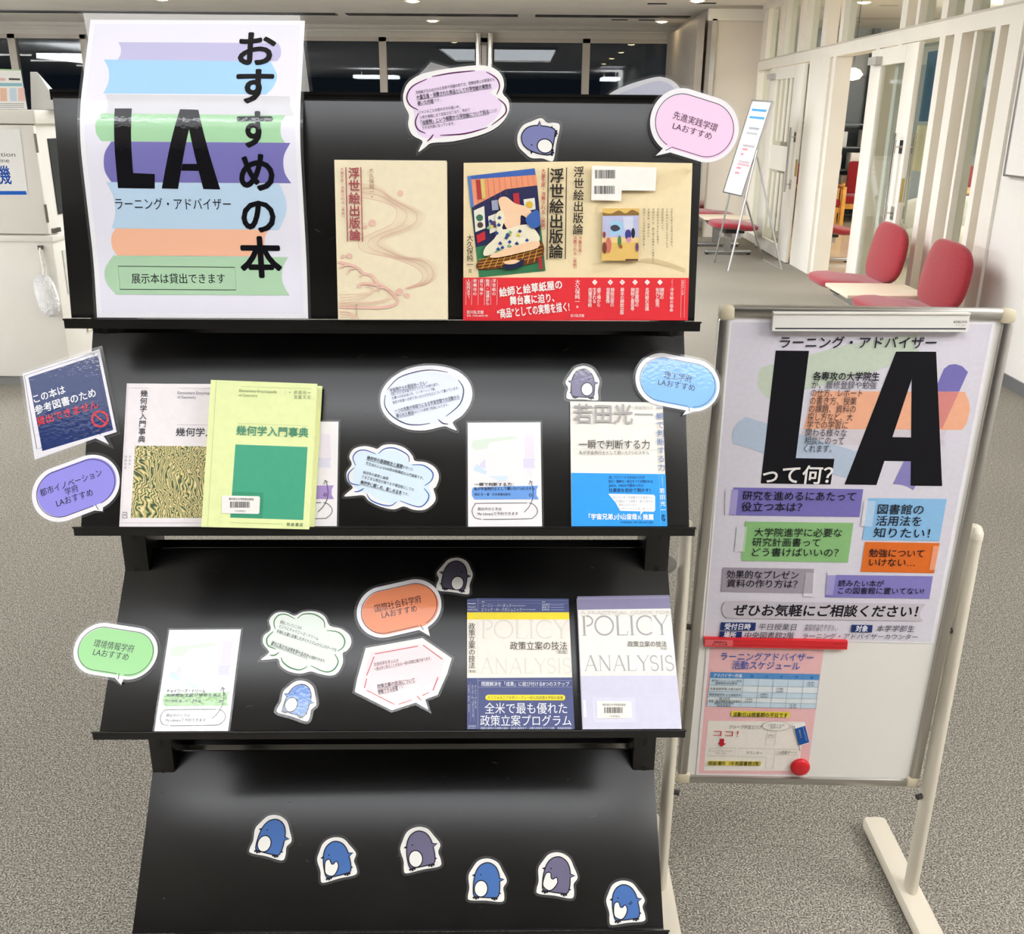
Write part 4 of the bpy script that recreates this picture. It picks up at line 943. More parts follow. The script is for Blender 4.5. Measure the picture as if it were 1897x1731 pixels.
# ------------------------------------------------------------------ laminated loan cards
def loan_card(S, z, label, quad, title, sub, auth, band, n0=.0016, tilt=None):
    A = Art(S, z, 'loan_card', label, 'card', 'loan cards', n0=n0, kind='lam'); A.base('efebec', quad); (a, b, c, d) = [Vector(p) for p in quad]
    def X(u, v): p = (a * (1 - u) + b * u) * (1 - v) + (d * (1 - u) + c * u) * v; return (p.x, p.y)
    def XX(l): return [X(*p) for p in l]
    A.P('dbe6d8', XX([(.07, .17), (.62, .13), (.70, .155), (.30, .19), (.26, .25), (.09, .265), (.05, .22)])).P('e9e0ea', XX([(.78, .12), (.90, .12), (.91, .34), (.78, .34)])).P('dcd8ea', XX([(.76, .345), (.92, .345), (.90, .395), (.92, .44), (.76, .44)]))
    A.P('ddd8ee', XX([(.14, .42), (.24, .35), (.24, .44)])).P('cfdff2', XX([(.08, .44), (.12, .40), (.26, .47), (.24, .50), (.08, .46)])).P('d5e4f3', XX([(.28, .515), (.56, .515), (.50, .565), (.42, .56)])).P('efe6ee', XX([(.79, .44), (.88, .44), (.86, .53)]))
    A.P(band, XX([(.07, .625), (.055, .655), (.055, .70), (.09, .74), (.96, .74), (.93, .70), (.93, .65), (.955, .61), (.5, .615)]))
    hp = abs((d - a).length) * .026
    A.T('3a3a40', title, X(.09, .596), X(.62, .596), h=hp * 1.25, bold=.018)
    if sub: A.T('2c2c34', sub, X(.085, .637), X(.91, .637), h=hp * 1.15, bold=.018)
    if auth: A.T('3c3c46', auth, X(.09, .692), X(.58, .692), h=hp * .9, bold=.006)
    cap = [(.13, .775)]; pts = [X(.15 + .0 * i, .775) for i in range(1)] + [X(.80, .773)]
    A.K('3a3838', XX([(.80, .775), (.16, .777), (.095, .79), (.06, .83), (.06, .87), (.095, .915), (.18, .93)]), 5, smooth=4).K('3a3838', XX([(.205, .932), (.80, .928), (.88, .915), (.935, .875), (.935, .83), (.89, .79), (.83, .775)]), 5, smooth=4)
    A.T('4a464a', '貸出中のときは', X(.13, .832), X(.455, .832), h=hp * 1.15, bold=.004).T('4a464a', 'My Libraryで予約できます', X(.13, .878), X(.68, .878), h=hp * 1.15, bold=.004)
    A.K('3a3838', XX([(.76, .865), (.83, .81), (.875, .74), (.885, .67), (.87, .60), (.85, .565)]), 5, smooth=4).K('3a3838', XX([(.83, .60), (.845, .56), (.885, .58)]), 5).K('3a3838', [X(.85 + .018 * cos(t * pi / 8), .70 + .012 * sin(t * pi / 8)) for t in range(16)], 5, closed=True)
    A.film(.003); return A.done()


loan_card(S2_, B3, 'laminated loan card with a blue band in the middle of shelf two', [(1168, 632), (1808, 629), (1822, 1543), (1172, 1546)], '一瞬で判断する力：', '私が宇宙飛行士として磨いた7つのスキル', '若田 光一 著　日本実業出版社', '6f9fe0')
loan_card(S2_, B2, 'laminated loan card half hidden behind the pale green book', [(1180, 447), (1840, 447), (1826, 1302), (1172, 1302)], '幾何学入門事典', '', '', 'a98fca')
loan_card(S3, B5, 'laminated loan card with a green band at the left of shelf three', [(838, 724), (1414, 720), (1307, 1548), (716, 1550)], 'チャイニーズ・ドリーム', '大衆資本主義が世界を変える', '丸川知雄 著　ちくま新書', '92bd7e')

# ------------------------------------------------------------------ books and book jackets
# cream hardback
D = .020
A = Art(S1, A5, 'book', 'cream hardback book with faint pink wave pattern on the top shelf', 'book', n0=D, kind='cover'); A.base('e9dcbc', [(98, 82), (1157, 90), (1168, 1588), (134, 1588)], th=.0025, name='front_cover'); PK = 'e3b9a8'
A.slab('page_block', mat('f3ead8', 'paper'), grow(A.outline, -.003), .003, D - .0026, local=True).slab('back_cover', mat('e6d8b6', 'cover'), A.outline, .0008, .003, local=True)
xs = [p[0] for p in A.outline]; ys_ = [p[1] for p in A.outline]; A.slab('spine', mat('e2c3ad', 'cover'), [(max(xs) - .0022, min(ys_)), (max(xs), min(ys_)), (max(xs) - .001, max(ys_)), (max(xs) - .0032, max(ys_))], .0028, D - .0024, local=True)
for i in range(12):      # winding stream
    t = i * 13; A.K('d9ab99', [(360, 440 - t * .9), (520, 470 - t), (650, 520 - t * .55), (690 + t * 1.75, 590), (640 + t * 1.7, 690 + t * .2), (470 + t * .95, 770 + t * .35), (330 + t * 1.75, 850 + t * .08), (380 + t * 1.4, 950 - t * .5), (640 + t * .9, 1010 - t * .12), (850 + t * .8, 1090 - t * .5), (930 + t, 1170 - t * .3), (900 + t * .8, 1240), (760 + t * .3, 1298)], 1.6 if i % 4 else 5, smooth=6)
for x, y, r in ((721, 396, 27), (456, 678, 34), (396, 716, 17), (181, 996, 20), (240, 990, 25), (715, 1328, 34), (784, 1363, 25)): A.circle(PK, x, y, r)
for p, w0 in (([(140, 1045), (200, 1060), (300, 1090), (370, 1150), (450, 1175), (500, 1240), (600, 1300), (680, 1380), (690, 1430), (640, 1460), (500, 1478), (150, 1470)], 26), ([(150, 1110), (180, 1085), (250, 1075)], 18), ([(220, 1160), (240, 1120), (300, 1105)], 16), ([(340, 1190), (370, 1155)], 16), ([(340, 1290), (345, 1255), (420, 1250), (520, 1270)], 24), ([(510, 1320), (520, 1290), (590, 1290)], 20)): A.K(PK, p, w0, smooth=5)
for i in range(4): A.K('dfb0a2', [(150, 1350 + i * 28), (330, 1345 + i * 20), (440 + i * 12, 1330), (430 + i * 12, 1290), (390 + i * 14, 1272)], 3, smooth=5); A.K('dfb0a2', [(150, 1425 + i * 12), (450, 1420 + i * 10), (590 + i * 20, 1390), (600 + i * 22, 1340), (560 + i * 20, 1300)], 3, smooth=5)
for i in range(3): A.K('dfb0a2', [(150, 1515 + i * 26), (230, 1520 + i * 22), (330 - i * 26, 1580)], 8 - i * 2, smooth=5)
MR = 'a2444e'; A.V(MR, '浮世絵出版論', (287, 212), (295, 795), 100, bold=.02).K(MR, [(209, 153), (225, 855)], 9).K(MR, [(350, 153), (366, 855)], 9).V('b05a60', '大量生産・消費される〈美術〉', (172, 172), (185, 625), 29, bold=.004).V('9a6a58', '大久保純一', (450, 185), (455, 385), 44).V('9a6a58', '著', (455, 432), (455, 432), 16).V('8a7a60', '吉川弘文館', (308, 1452), (310, 1545), 20); A.done()

# dust jacket with red paper band, spread open
A = Art(S1, A6, 'book_jacket', 'open cream dust jacket with a wide red paper band on the top shelf', 'book jacket', n0=.004, kind='cover'); A.base('ecd9ae', [(78, 90), (1000, 78), (1826, 92), (1788, 1292), (75, 1294)], th=.003)
for i in range(7): A.K('e3cd9f', [(1080, 480 - i * 8), (1200, 400 - i * 9), (1500, 320 - i * 16), (1740, 230 - i * 16), (1815, 130 + i * 6)], 4, smooth=5)
for i in range(5): A.K('e3cd9f', [(1060, 930 - i * 16), (1300, 880 - i * 12), (1480, 820 + i * 8), (1640, 850 + i * 8), (1770, 900 + i * 6)], 4, smooth=5)
# plain stand-in picture on the front
pl = lambda *p: list(p)
A.P('3c7a52', [(108, 192), (620, 132), (704, 915), (196, 964)]).P('2c2d52', [(140, 425), (400, 290), (640, 262), (660, 480), (660, 640), (170, 735)]).P('e9956f', [(118, 205), (630, 180), (640, 262), (400, 292), (146, 425)]).P('4163ad', [(108, 192), (620, 132), (628, 182), (118, 218)]).P('5a80c0', [(108, 192), (132, 190), (158, 428), (132, 430)])
for i in range(11): A.K('a5604a', [(175 + i * 43, 213 - i * 3), (190 + i * 43, 400 - i * 13 if i < 6 else 285 - (i - 6) * 4)], 2)
for x, y, c in ((172, 222, 'b23a3a'), (205, 215, 'd9c070')): A.P(c, [(x, y), (x + 30, y - 4), (x + 42, y + 145), (x + 14, y + 150)])
for q_, c in (([(155, 455), (235, 420), (245, 590), (168, 620)], 'e4dfcf'), ([(265, 500), (345, 470), (355, 600), (278, 632)], 'e4dfcf'), ([(535, 370), (620, 358), (628, 445), (545, 460)], 'e4dfcf'), ([(175, 645), (240, 612), (245, 675), (185, 705)], 'c53138'), ([(455, 325), (500, 318), (512, 470), (470, 490)], 'b5303a'), ([(290, 380), (340, 372), (345, 450), (296, 455)], '9aa0b4')): A.P(c, q_)
for x, y, r, c in ((200, 510, 26, '3f6f58'), (205, 565, 22, '53403a'), (312, 560, 26, '6a4a5a'), (580, 410, 26, 'd9b03c')): A.circle(c, x, y, r)
A.P('6b3b20', spline([(185, 850), (300, 795), (480, 740), (665, 690), (685, 800), (600, 860), (400, 890), (200, 905)], 4))
for i in range(9): A.K('d9a544', [(215 + i * 50, 900 - i * 6), (270 + i * 48, 800 - i * 14)], 5); 
for i in range(4): A.K('d9a544', [(190, 830 + i * 22), (430, 790 + i * 22), (680, 715 + i * 28)], 4, smooth=3)
A.P('f0c9a4', spline([(345, 370), (400, 350), (470, 400), (560, 430), (640, 520), (650, 555), (600, 545), (520, 490), (510, 560), (490, 600), (430, 610), (390, 560), (360, 450)], 4))
A.P('e8e0c4', spline([(320, 500), (365, 455), (395, 520), (380, 600), (560, 560), (650, 640), (640, 700), (480, 740), (330, 780), (235, 800), (245, 735), (330, 640)], 4)); rr = random.Random(11)
for i in range(46):
    x, y = rr.uniform(260, 630), rr.uniform(480, 770)
    if y < 600 and 390 < x < 520: continue
    if abs(x - 250) < 1.6 * (y - 440): A.P(rr.choice(('27468c', '27468c', '2e3f7a', 'd8c040', '7fae7a')), [(x, y - 15), (x + 17, y), (x + 4, y + 14), (x - 14, y + 5)])
A.P('efc7a0', spline([(280, 800), (420, 740), (560, 700), (650, 690), (640, 740), (500, 780), (330, 815)], 4)).P('efc7a0', spline([(380, 850), (470, 830), (520, 850), (450, 872)], 4)).P('232844', spline([(385, 870), (470, 860), (535, 825), (520, 880), (430, 905), (385, 895)], 4)).P('3d62a8', spline([(550, 520), (640, 450), (662, 560), (600, 590)], 4))
A.P('a8323a', [(645, 815), (675, 810), (682, 900), (655, 908)])
BKI = '2a2522'; A.V(BKI, '浮世絵出版論', (790, 192), (782, 768), 103, bold=.022).K('4a4034', [(723, 132), (713, 830)], 8).K('4a4034', [(862, 128), (852, 826)], 8).V('b23a3c', '大量生産・消費される〈美術〉', (687, 155), (684, 605), 32, bold=.012).V(BKI, '大久保純一', (127, 665), (127, 868), 48, bold=.006).V('6a5a4a', '［著］', (128, 895), (128, 935), 24)
A.V(BKI, '浮世絵出版論', (958, 162), (950, 600), 76, bold=.014).V('b23a3c', '大量生産・', (966, 665), (966, 790), 27, bold=.008).V('b23a3c', '消費される〈美術〉', (928, 665), (926, 900), 27, bold=.008)
A.P('f3efe6', [(1055, 115), (1548, 127), (1538, 305), (1282, 303), (1276, 382), (1050, 377)]); A.bars(1078, 147, 1236, 212, 40); A.bars(1072, 268, 1232, 330, 40)
A.T('55504a', '9784642079150', (1076, 227), (1232, 229), h=20).T('55504a', '1923071038002', (1072, 346), (1228, 348), h=20).T('77726a', 'ISBN978-4-642-07915-0', (1285, 163), (1492, 165), h=20).T('77726a', 'C3071 ¥3800E', (1283, 193), (1414, 195), h=20).T('66605a', '定価（本体3,800円+税）', (1282, 265), (1482, 268), h=20)
# small plain picture
A.P('dfb868', [(1135, 440), (1415, 440), (1408, 838), (1128, 838)]).P('e8c88c', [(1135, 560), (1413, 560), (1410, 700), (1132, 700)]).P('8a6a3a', ospline([(1136, 470), (1200, 480), (1260, 455), (1310, 478), (1360, 450), (1413, 475)], 3) + [(1412, 495), (1137, 497)]).P('b6b8d6', [(1136, 497), (1412, 493), (1410, 660), (1134, 660)]).P('9cc6de', [(1195, 530), (1300, 545), (1280, 640), (1192, 640)]).P('cfd0e0', [(1290, 505), (1370, 503), (1366, 600), (1300, 600)]).P('43414e', spline([(1200, 575), (1240, 565), (1270, 595), (1230, 615), (1200, 600)], 3))
for x, y, w0, h0, c in ((1265, 690, 14, 45, '4f7f4a'), (1330, 640, 24, 40, '3f3f86'), (1368, 628, 14, 40, '2a2a3a'), (1180, 720, 22, 60, 'c86f62'), (1150, 740, 18, 45, '7a4436'), (1335, 678, 16, 20, 'c98ab0'), (1398, 735, 12, 35, '6a4a6a'), (1148, 640, 12, 25, '8a4a3a'), (1275, 730, 12, 14, '9a5a2a')): A.circle(c, x, y, w0, h0, n=12)
A.P('5a4030', [(1310, 825), (1405, 825), (1404, 838), (1308, 838)])
for i, (s_, y1) in enumerate((('日本を代表する芸術の浮世絵も、', 735), ('江戸時代には流行に左右される', 730), ('通俗的絵画だった。', 608), ('浮世絵が生み出された背景や、', 720), ('流通の在り方、盛り場や歌舞伎との関連から、', 860), ('大量生産・消費された', 650), ('商品としての浮世絵の実態を描く。', 755))): A.V('4f4638', s_, (1664 - i * 35, 448), (1664 - i * 35.5, y1), 17, bold=.004)
# band
RD = mat('e0353c', 'cover'); bandq = A.LL([(74, 967), (1000, 966), (1798, 969), (1788, 1293), (74, 1295)]); A.parts.append(('paper_band', RD, bandq[::-1] if area(bandq) < 0 else bandq, .0065, .0003)); A.layer = .0066
WT = 'f6efe9'; A.T(WT, '絵師と絵草紙屋の', (350, 1082), (828, 1018), h=66, bold=.03).T(WT, '舞台裏に迫り、', (430, 1145), (770, 1120), h=64, bold=.03).T(WT, '“商品”としての実態を描く!', (335, 1245), (884, 1188), h=68, bold=.03)
for s_, x, y1 in (('浮世絵の', 311, 1090), ('販売・流通から', 262, 1165), ('盛り場や', 215, 1090), ('歌舞伎の', 166, 1090), ('人気作まで、', 117, 1128)): A.V(WT, s_, (x, 992), (x - 2, y1), 27, bold=.008)
for x in (97, 141, 190, 238, 286, 334): A.K(WT, [(x + 2, 982), (x - 2, 1175)], 2)
A.T(WT, '吉川弘文館', (102, 1230), (230, 1231), h=26, bold=.012).T(WT, '定価（本体3,800円+税）', (102, 1257), (265, 1258), h=15).V(WT, '大久保純一', (947, 1000), (945, 1150), 36, bold=.006).V(WT, '著', (945, 1190), (945, 1190), 16).T(WT, '吉川弘文館', (893, 1256), (997, 1257), h=22, bold=.008)
for x, ss, n in ((1078, ('盛り場から', '生まれる', '肉筆浮世絵'), '六'), (1197, ('錦絵出版の', '背景事情'), '五'), (1288, ('幕末の錦絵出版',), '四'), (1385, ('忠臣蔵物の', '錦絵と泉岳寺'), '三'), (1478, ('名所絵の流通',), '二'), (1575, ('錦絵の', '制作と販売'), '一')):
    A.P(WT, [(x, 980), (x + 21, 1002), (x, 1024), (x - 21, 1002)]); A.V('c03038', n, (x, 1002), (x, 1002), 15)
    for k, s_ in enumerate(ss): xx = x + (len(ss) - 1) * 16 - k * 33; A.V(WT, s_, (xx, 1060), (xx - 3, 1060 + 29 * (len(s_) - 1)), 29, bold=.006)
A.V(WT, 'プロローグ', (1668, 985), (1668, 1032), 10).V(WT, '浮世絵の宿命', (1666, 1060), (1662, 1215), 27, bold=.006).V(WT, '主要目次と内容', (1750, 990), (1748, 1092), 13).K(WT, [(1739, 980), (1733, 1272)], 1.5).K(WT, [(1766, 980), (1760, 1272)], 1.5)
A.done()

# white jacket with marbled paper picture
A = Art(S2_, B2, 'book_jacket', 'white dust jacket with a marbled paper picture, partly under the pale green book', 'book jacket', n0=.006, kind='cover'); A.base('eae3e4', [(110, 135), (840, 140), (800, 1310), (48, 1308)], th=.005)
A.P(mat('93a05c', 'marble'), [(178, 644), (800, 650), (780, 1236), (142, 1234)])
A.K('77747a', [(128, 172), (285, 174)], 2).K('88858a', [(530, 174), (800, 178)], 2).K('88858a', [(518, 473), (800, 476)], 2).K('99969a', [(60, 1275), (760, 1276)], 2)
A.V('3a3840', '幾何学入門事典', (252, 218), (232, 592), 52, bold=.016).T('7c7a80', 'Elementary Encyclopedia', (525, 211), (840, 214), h=30, bold=.004).T('7c7a80', 'of Geometry', (525, 246), (675, 248), h=30, bold=.004).T('36343c', '幾何学入門事典', (512, 533), (1070, 540), h=66, bold=.016)
A.V('8a888e', '砂田利一', (138, 735), (133, 825), 18).V('8a888e', '加藤文元', (104, 735), (99, 825), 18).K('55535a', [(75, 1190), (110, 1190), (112, 1236), (78, 1236), (78, 1206), (96, 1206), (96, 1222)], 6).K('d4ccd0', [(122, 140), (62, 1305)], 3); A.done()

# pale green book
D = .022
A = Art(S2_, B2, 'book', 'pale yellow green book with a dark green square on shelf two', 'book', n0=D + .006, kind='cover'); A.base('dfe7a6', [(797, 106), (1667, 138), (1598, 1328), (718, 1308)], th=.0022, name='front_cover')
o_ = A.outline; A.slab('page_block', mat('f1ead6', 'paper'), grow(o_, -.0025), .0085, D + .0037, local=True).slab('back_cover', mat('dbe3a0', 'cover'), [(p[0] + .004, p[1] + .001) for p in o_], .0065, .0085, local=True)
xs = [p[0] for p in o_]; m_ = min(o_), min(o_, key=lambda p: p[0] + p[1])
A.P('3f9f7c', [(998, 634), (1588, 655), (1552, 1252), (955, 1232)]).P('35906d', [(975, 1020), (1228, 1028), (1218, 1240), (957, 1232)]).K('b9c28a', [(842, 110), (770, 1308)], 3)
A.K('a9b57e', [(1040, 160), (1620, 180)], 2).K('a9b57e', [(1020, 462), (1590, 482)], 2).K('9fac76', [(955, 1273), (1385, 1285)], 2).K('a9b57e', [(1406, 185), (1404, 225)], 2)
A.T('8c9a72', 'Elementary Encyclopedia', (1030, 193), (1338, 203), h=28, bold=.006).T('8c9a72', 'of Geometry', (1028, 229), (1182, 234), h=28, bold=.006).T('6f8060', '砂 田 利 一', (1478, 208), (1615, 213), h=30, bold=.004).T('6f8060', '加 藤 文 元', (1478, 246), (1612, 250), h=30, bold=.004).circle('7f8f68', 1443, 209, 5).T('3a8a6e', '幾何学入門事典', (1008, 520), (1596, 540), h=74, bold=.016).T('4f6a4a', '朝 倉 書 店', (1418, 1288), (1550, 1292), h=27, bold=.012)
lb_ = A.LL([(896, 1052), (1190, 1058), (1200, 1070), (1194, 1195), (1184, 1203), (893, 1197), (886, 1186), (889, 1060)]); A.parts.append(('barcode_label', mat('ece8e2', 'paper'), lb_[::-1] if area(lb_) < 0 else lb_, A.n0 + .0004 + .0006, .0003)); A.layer = A.n0 + .0011
A.bars(955, 1102, 1118, 1152, 40); A.T('6a6668', '横浜国立大学附属図書館', (945, 1080), (1148, 1084), h=19, bold=.006).T('6a6668', '13249432', (995, 1178), (1082, 1180), h=20); A.done()

# white jacket with blue band
A = Art(S2_, B4, 'book_jacket', 'cream white book jacket with a bright blue lower band on shelf two', 'book jacket', n0=.004, kind='cover'); A.base('eee9df', [(278, 513), (1126, 524), (1166, 1657), (291, 1657)], th=.0035)
A.P('e6dfd2', [(1060, 521), (1126, 524), (1146, 1180), (1084, 1175)]); A.T('a9a6a4', '若田光', (305, 632), (850, 636), h=168, bold=.02).K('a9a6a4', [(868, 634), (1038, 637)], 20).T('b5b1ac', '宇宙飛行士', (868, 571), (1037, 574), h=30).K('b8b2a8', [(315, 950), (1070, 962)], 2)
A.T('3a3632', '一瞬で判断する力', (355, 912), (1003, 912), h=80, bold=.004).T('55504a', '私が宇宙飛行士として磨いた7つのスキル', (358, 985), (1000, 988), h=36, bold=.002).V('6f86b8', '一瞬で判断する力', (1097, 578), (1112, 1120), 62, bold=.006)
bd = A.LL([(288, 1170), (1150, 1182), (1166, 1658), (291, 1658)]); A.parts.append(('paper_band', mat('2d9ae6', 'cover'), bd[::-1] if area(bd) < 0 else bd, .0062, .0003)); A.layer = .0063
A.P('5cb4f0', [(1088, 1185), (1092, 1180), (1110, 1655), (1104, 1655)]); q_ = [(625, 1362), (1040, 1370), (1054, 1385), (1054, 1515), (1040, 1527), (945, 1523), (918, 1558), (920, 1522), (735, 1518), (690, 1440)]; A.P('f2f2f2', q_)
NV = '1c3f78'; A.T(NV, '決してエリートではなかったが', (628, 1212), (958, 1212), h=26, bold=.012).T(NV, '知力・精神力・体力すべてが問われる', (628, 1249), (1030, 1250), h=26, bold=.012).T(NV, 'JAXA、NASAで認められた', (630, 1287), (950, 1287), h=26, bold=.012).T(NV, '仕事術を初めて明かす！', (630, 1330), (1010, 1330), h=34, bold=.016)
for s_, y, x0_ in (('ISSコマンダーを経験された若田さん', 1395, 668), ('の言葉はとても貴重で、僕らの生きる', 1430, 690), ('勇気にもなります。', 1464, 722), ('“心のノート”にメモしましょう。', 1497, 728)): A.T('9a9a9e', s_, (x0_, y), (1030 if len(s_) > 12 else 890, y + 2), h=24)
A.T('f4f6f8', '「宇宙兄弟」', (446, 1572), (690, 1572), h=50, bold=.035).T('f4f6f8', '小山宙哉', (695, 1572), (888, 1573), h=50, bold=.035).T('f4f6f8', '氏', (896, 1580), (928, 1580), h=34, bold=.02).T('f4f6f8', '推薦', (942, 1575), (1040, 1576), h=50, bold=.035)
A.T(NV, '日本実業出版社　定価：本体1,400円（税別）', (735, 1622), (1035, 1624), h=17, bold=.004).V('eef2f6', '若田光一', (1118, 1335), (1128, 1510), 44, bold=.018).V('dfeaf4', '宇宙飛行士', (1118, 1205), (1122, 1290), 14).K('14305c', [(1145, 1565), (1122, 1555), (1116, 1580), (1125, 1605), (1148, 1595)], 8, smooth=4).K('14305c', [(1130, 1560), (1140, 1615)], 8); A.done()

# navy and yellow jacket
A = Art(S3, B7, 'book_jacket', 'navy and cream book jacket with a yellow stripe on shelf three', 'book jacket', n0=.004, kind='cover'); A.base('4a5280', [(104, 125), (187, 118), (880, 122), (926, 1118), (104, 1120)], th=.0035)
A.P('f0d92c', [(104, 226), (883, 226), (886, 282), (104, 282)]).P('ede5d8', [(104, 281), (886, 281), (907, 724), (104, 728)]).K('c8c4c0', [(187, 120), (186, 1118)], 1.5)
A.serif('dcd5cb', 'POLICY', (205, 428), (885, 428), 145).serif('dcd5cb', 'ANALYSIS', (200, 694), (905, 694), 118)
A.T('4b4844', '政策立案の技法', (432, 484), (868, 484), h=62, bold=.004).T('6a6662', '［第2版］', (790, 531), (868, 532), h=26).V('4b4844', '政策立案の技法', (141, 334), (141, 632), 46, bold=.004).T('6a6662', '［第2版］', (115, 678), (173, 678), h=20)
LV = 'd8dae6'; A.T(LV, 'ユージン・バーダック', (215, 176), (442, 177), h=26).T(LV, 'Eugene Bardach', (450, 175), (550, 175), h=11).T(LV, 'エリック・M・パタシュニック', (213, 207), (522, 208), h=26).T(LV, 'Eric M. Patashnik', (530, 206), (628, 206), h=11).T(LV, '著者', (215, 147), (240, 147), h=10).T(LV, '訳者', (676, 148), (700, 148), h=10)
for s_, y in (('白石賢司', 169), ('鍋島 学', 188), ('南津和広', 207)): A.T(LV, s_, (676, y), (735, y), h=14).K('9a9fc0', [(742, y), (845, y)], 4)
A.T(LV, 'POLICY', (112, 187), (172, 187), h=16).T(LV, 'ANALYSIS', (108, 207), (180, 207), h=16).K(LV, [(108, 160), (170, 160)], 6).K('9a9fc0', [(104, 138), (880, 138)], 1.5).K('9a9fc0', [(187, 157), (880, 158)], 1.5)
A.K('aeb2cc', [(187, 748), (908, 748)], 2).K('aeb2cc', [(187, 800), (908, 798)], 2).T('eceef4', '問題解決を「成果」に結び付ける8つのステップ', (215, 775), (885, 775), h=33, bold=.006)
A.P('ecd92a', [(262, 857), (838, 857), (853, 868), (853, 890), (838, 900), (262, 900), (245, 890), (245, 868)]).T('55503a', 'カリフォルニア大学バークレー校公共政策大学院の奥義', (262, 880), (836, 880), h=25).T('eef0f6', '全米で最も優れた', (238, 962), (868, 962), h=80, bold=.004).T('eef0f6', '政策立案プログラム', (205, 1056), (900, 1056), h=80, bold=.004).T('dfe1ee', '問題の発見から政策の設計、支援の獲得まで、必要な技術をすべて公開', (208, 1113), (770, 1113), h=17).T('dfe1ee', '東洋経済新報社', (795, 1113), (905, 1113), h=17)
A.V(LV, 'ユージン・バーダック', (167, 790), (170, 955), 16, bold=.004).V(LV, 'エリック・M・パタシュニック', (146, 790), (149, 1020), 16, bold=.004).V(LV, '白石賢司・鍋島学・南津和広', (117, 790), (119, 985), 11).K('9a9fc0', [(130, 760), (132, 1060)], 1.5).K('9a9fc0', [(157, 880), (158, 1060)], 1.5).T(LV, '東洋経済', (114, 1097), (172, 1097), h=13).T(LV, 'STUDY', (114, 1113), (170, 1113), h=10); A.done()
# grey lilac book
D = .014
A = Art(S3, B7, 'book', 'lilac and white paperback with big serif words at the right of shelf three', 'book', n0=D, kind='cover'); A.base('cbc9da', [(946, 105), (1650, 94), (1745, 1116), (990, 1120)], th=.001, name='front_cover'); o_ = A.outline
A.slab('page_block', mat('ece7dc', 'paper'), grow(o_, -.0012), .002, D - .0011, local=True).slab('back_cover', mat('bdbad0', 'cover'), o_, .0008, .002, local=True)
A.P('857f9e', [(946, 105), (1650, 94), (1658, 198), (951, 208)]).P('ede8df', [(951, 207), (1658, 197), (1702, 708), (975, 712)]).K('b9b4c6', [(948, 124), (1651, 114)], 2)
A.T('d3cec8', 'A PRACTICAL GUIDE FOR', (968, 231), (1655, 226), h=34)
A.serif('aaa6a6', 'POLICY', (978, 405), (1655, 400), 152).serif('aeaaab', 'ANALYSIS', (998, 675), (1690, 673), 118).T('55524e', '政策立案の技法', (1330, 470), (1628, 470), h=42, bold=.004).T('7a7672', '［第2版］', (1578, 505), (1630, 505), h=18).T('d9d4ce', 'THE EIGHTFOLD PATH TO MORE EFFECTIVE PROBLEM SOLVING', (992, 692), (1670, 692), h=12)
A.P('d2d0e0', [(1062, 875), (1388, 878), (1392, 1065), (1068, 1068)]).P('e2dfe8', [(990, 895), (1010, 895), (1018, 1025), (994, 1028)])
lb_ = A.LL([(1092, 905), (1355, 908), (1366, 1036), (1098, 1038)]); A.parts.append(('barcode_label', mat('efebdf', 'paper'), lb_[::-1] if area(lb_) < 0 else lb_, A.n0 + .0013, .0003)); A.layer = A.n0 + .0014
A.bars(1150, 953, 1298, 998, 36); A.T('6a6668', '横浜国立大学附属図書館', (1138, 934), (1315, 935), h=17, bold=.004).T('6a6668', '13209852', (1192, 1021), (1270, 1022), h=18); A.done()
# ================================================================== THE WHITEBOARD SIGN STAND
IV = mat('d9d0bd', 'enamel'); ALU = mat('b9b6b0', 'metal'); bw, bh = .245, .494
st_ = empty('whiteboard_stand', 'upright whiteboard sign on a cream tubular stand beside the display rack', 'whiteboard', (.569, 1.668, 0))
tl_ = radians(-3.0); U = Vector((cos(-.003), sin(-.003), 0)); Vv = Vector((0, sin(tl_), cos(tl_))); BC = Vector((.569, 1.665, .789))
BD = Plane(BC, U, Vv); MXB = Matrix.Translation(BC - Vector((.569, 1.668, 0))) @ Matrix((BD.U, BD.V, BD.N)).transposed().to_4x4()
MB().box(-bw + .01, bw - .01, -bh + .01, bh - .01, -.010, 0, mat('ebe7df', 'plastic'), MXB).build('board_panel', st_, label='white writing surface')
for a in ((-bw, -bw + .02, -bh + .02, bh - .02), (bw - .02, bw, -bh + .02, bh - .02)): MB().box(a[0], a[1], a[2], a[3], -.014, .007, ALU, MXB, bev=.005).build('side_rail', st_)
for a in ((-bw + .02, bw - .02, bh - .018, bh), (-bw + .02, bw - .02, -bh, -bh + .018)): MB().box(a[0], a[1], a[2], a[3], -.014, .007, ALU, MXB, bev=.005).build('edge_rail', st_)
for sx in (-1, 1):
    for sy in (-1, 1): MB().box(sx * bw, sx * (bw - .026), sy * bh, sy * (bh - .024), -.015, .009, mat('cfc4a8', 'plastic'), MXB, bev=.006).build('corner_cap', st_, label='cream plastic corner')
for sx in (-1, 1):
    x = sx * .264; p = MB(); p.tube([(x, .012, .03), (x, .012, .855)], .0125, IV, 20, ry=.02); p.build('leg', st_)
    MB().lathe([(.0135, 0), (.0135, .012), (.009, .022), (0, .026)], IV, 16, Matrix.Translation((x, .012, .853)) @ Matrix.Diagonal((1, 1.55, 1, 1))).build('leg_cap', st_)
    f = MB(); f.box(x - .027, x + .027, -.26, .245, .008, .042, IV, bev=.011); f.build('foot', st_)
    MB().box(x - .02, x + .02, -.24, .22, 0, .009, mat('55524c', 'plastic')).build('foot_pad', st_)
    for z in (.66, .28): MB().tube([(x - sx * .008, .012, z), (sx * (bw - .004), .006, z)], .006, mat('3c3a38', 'plastic'), 10).build('pivot_bolt', st_)
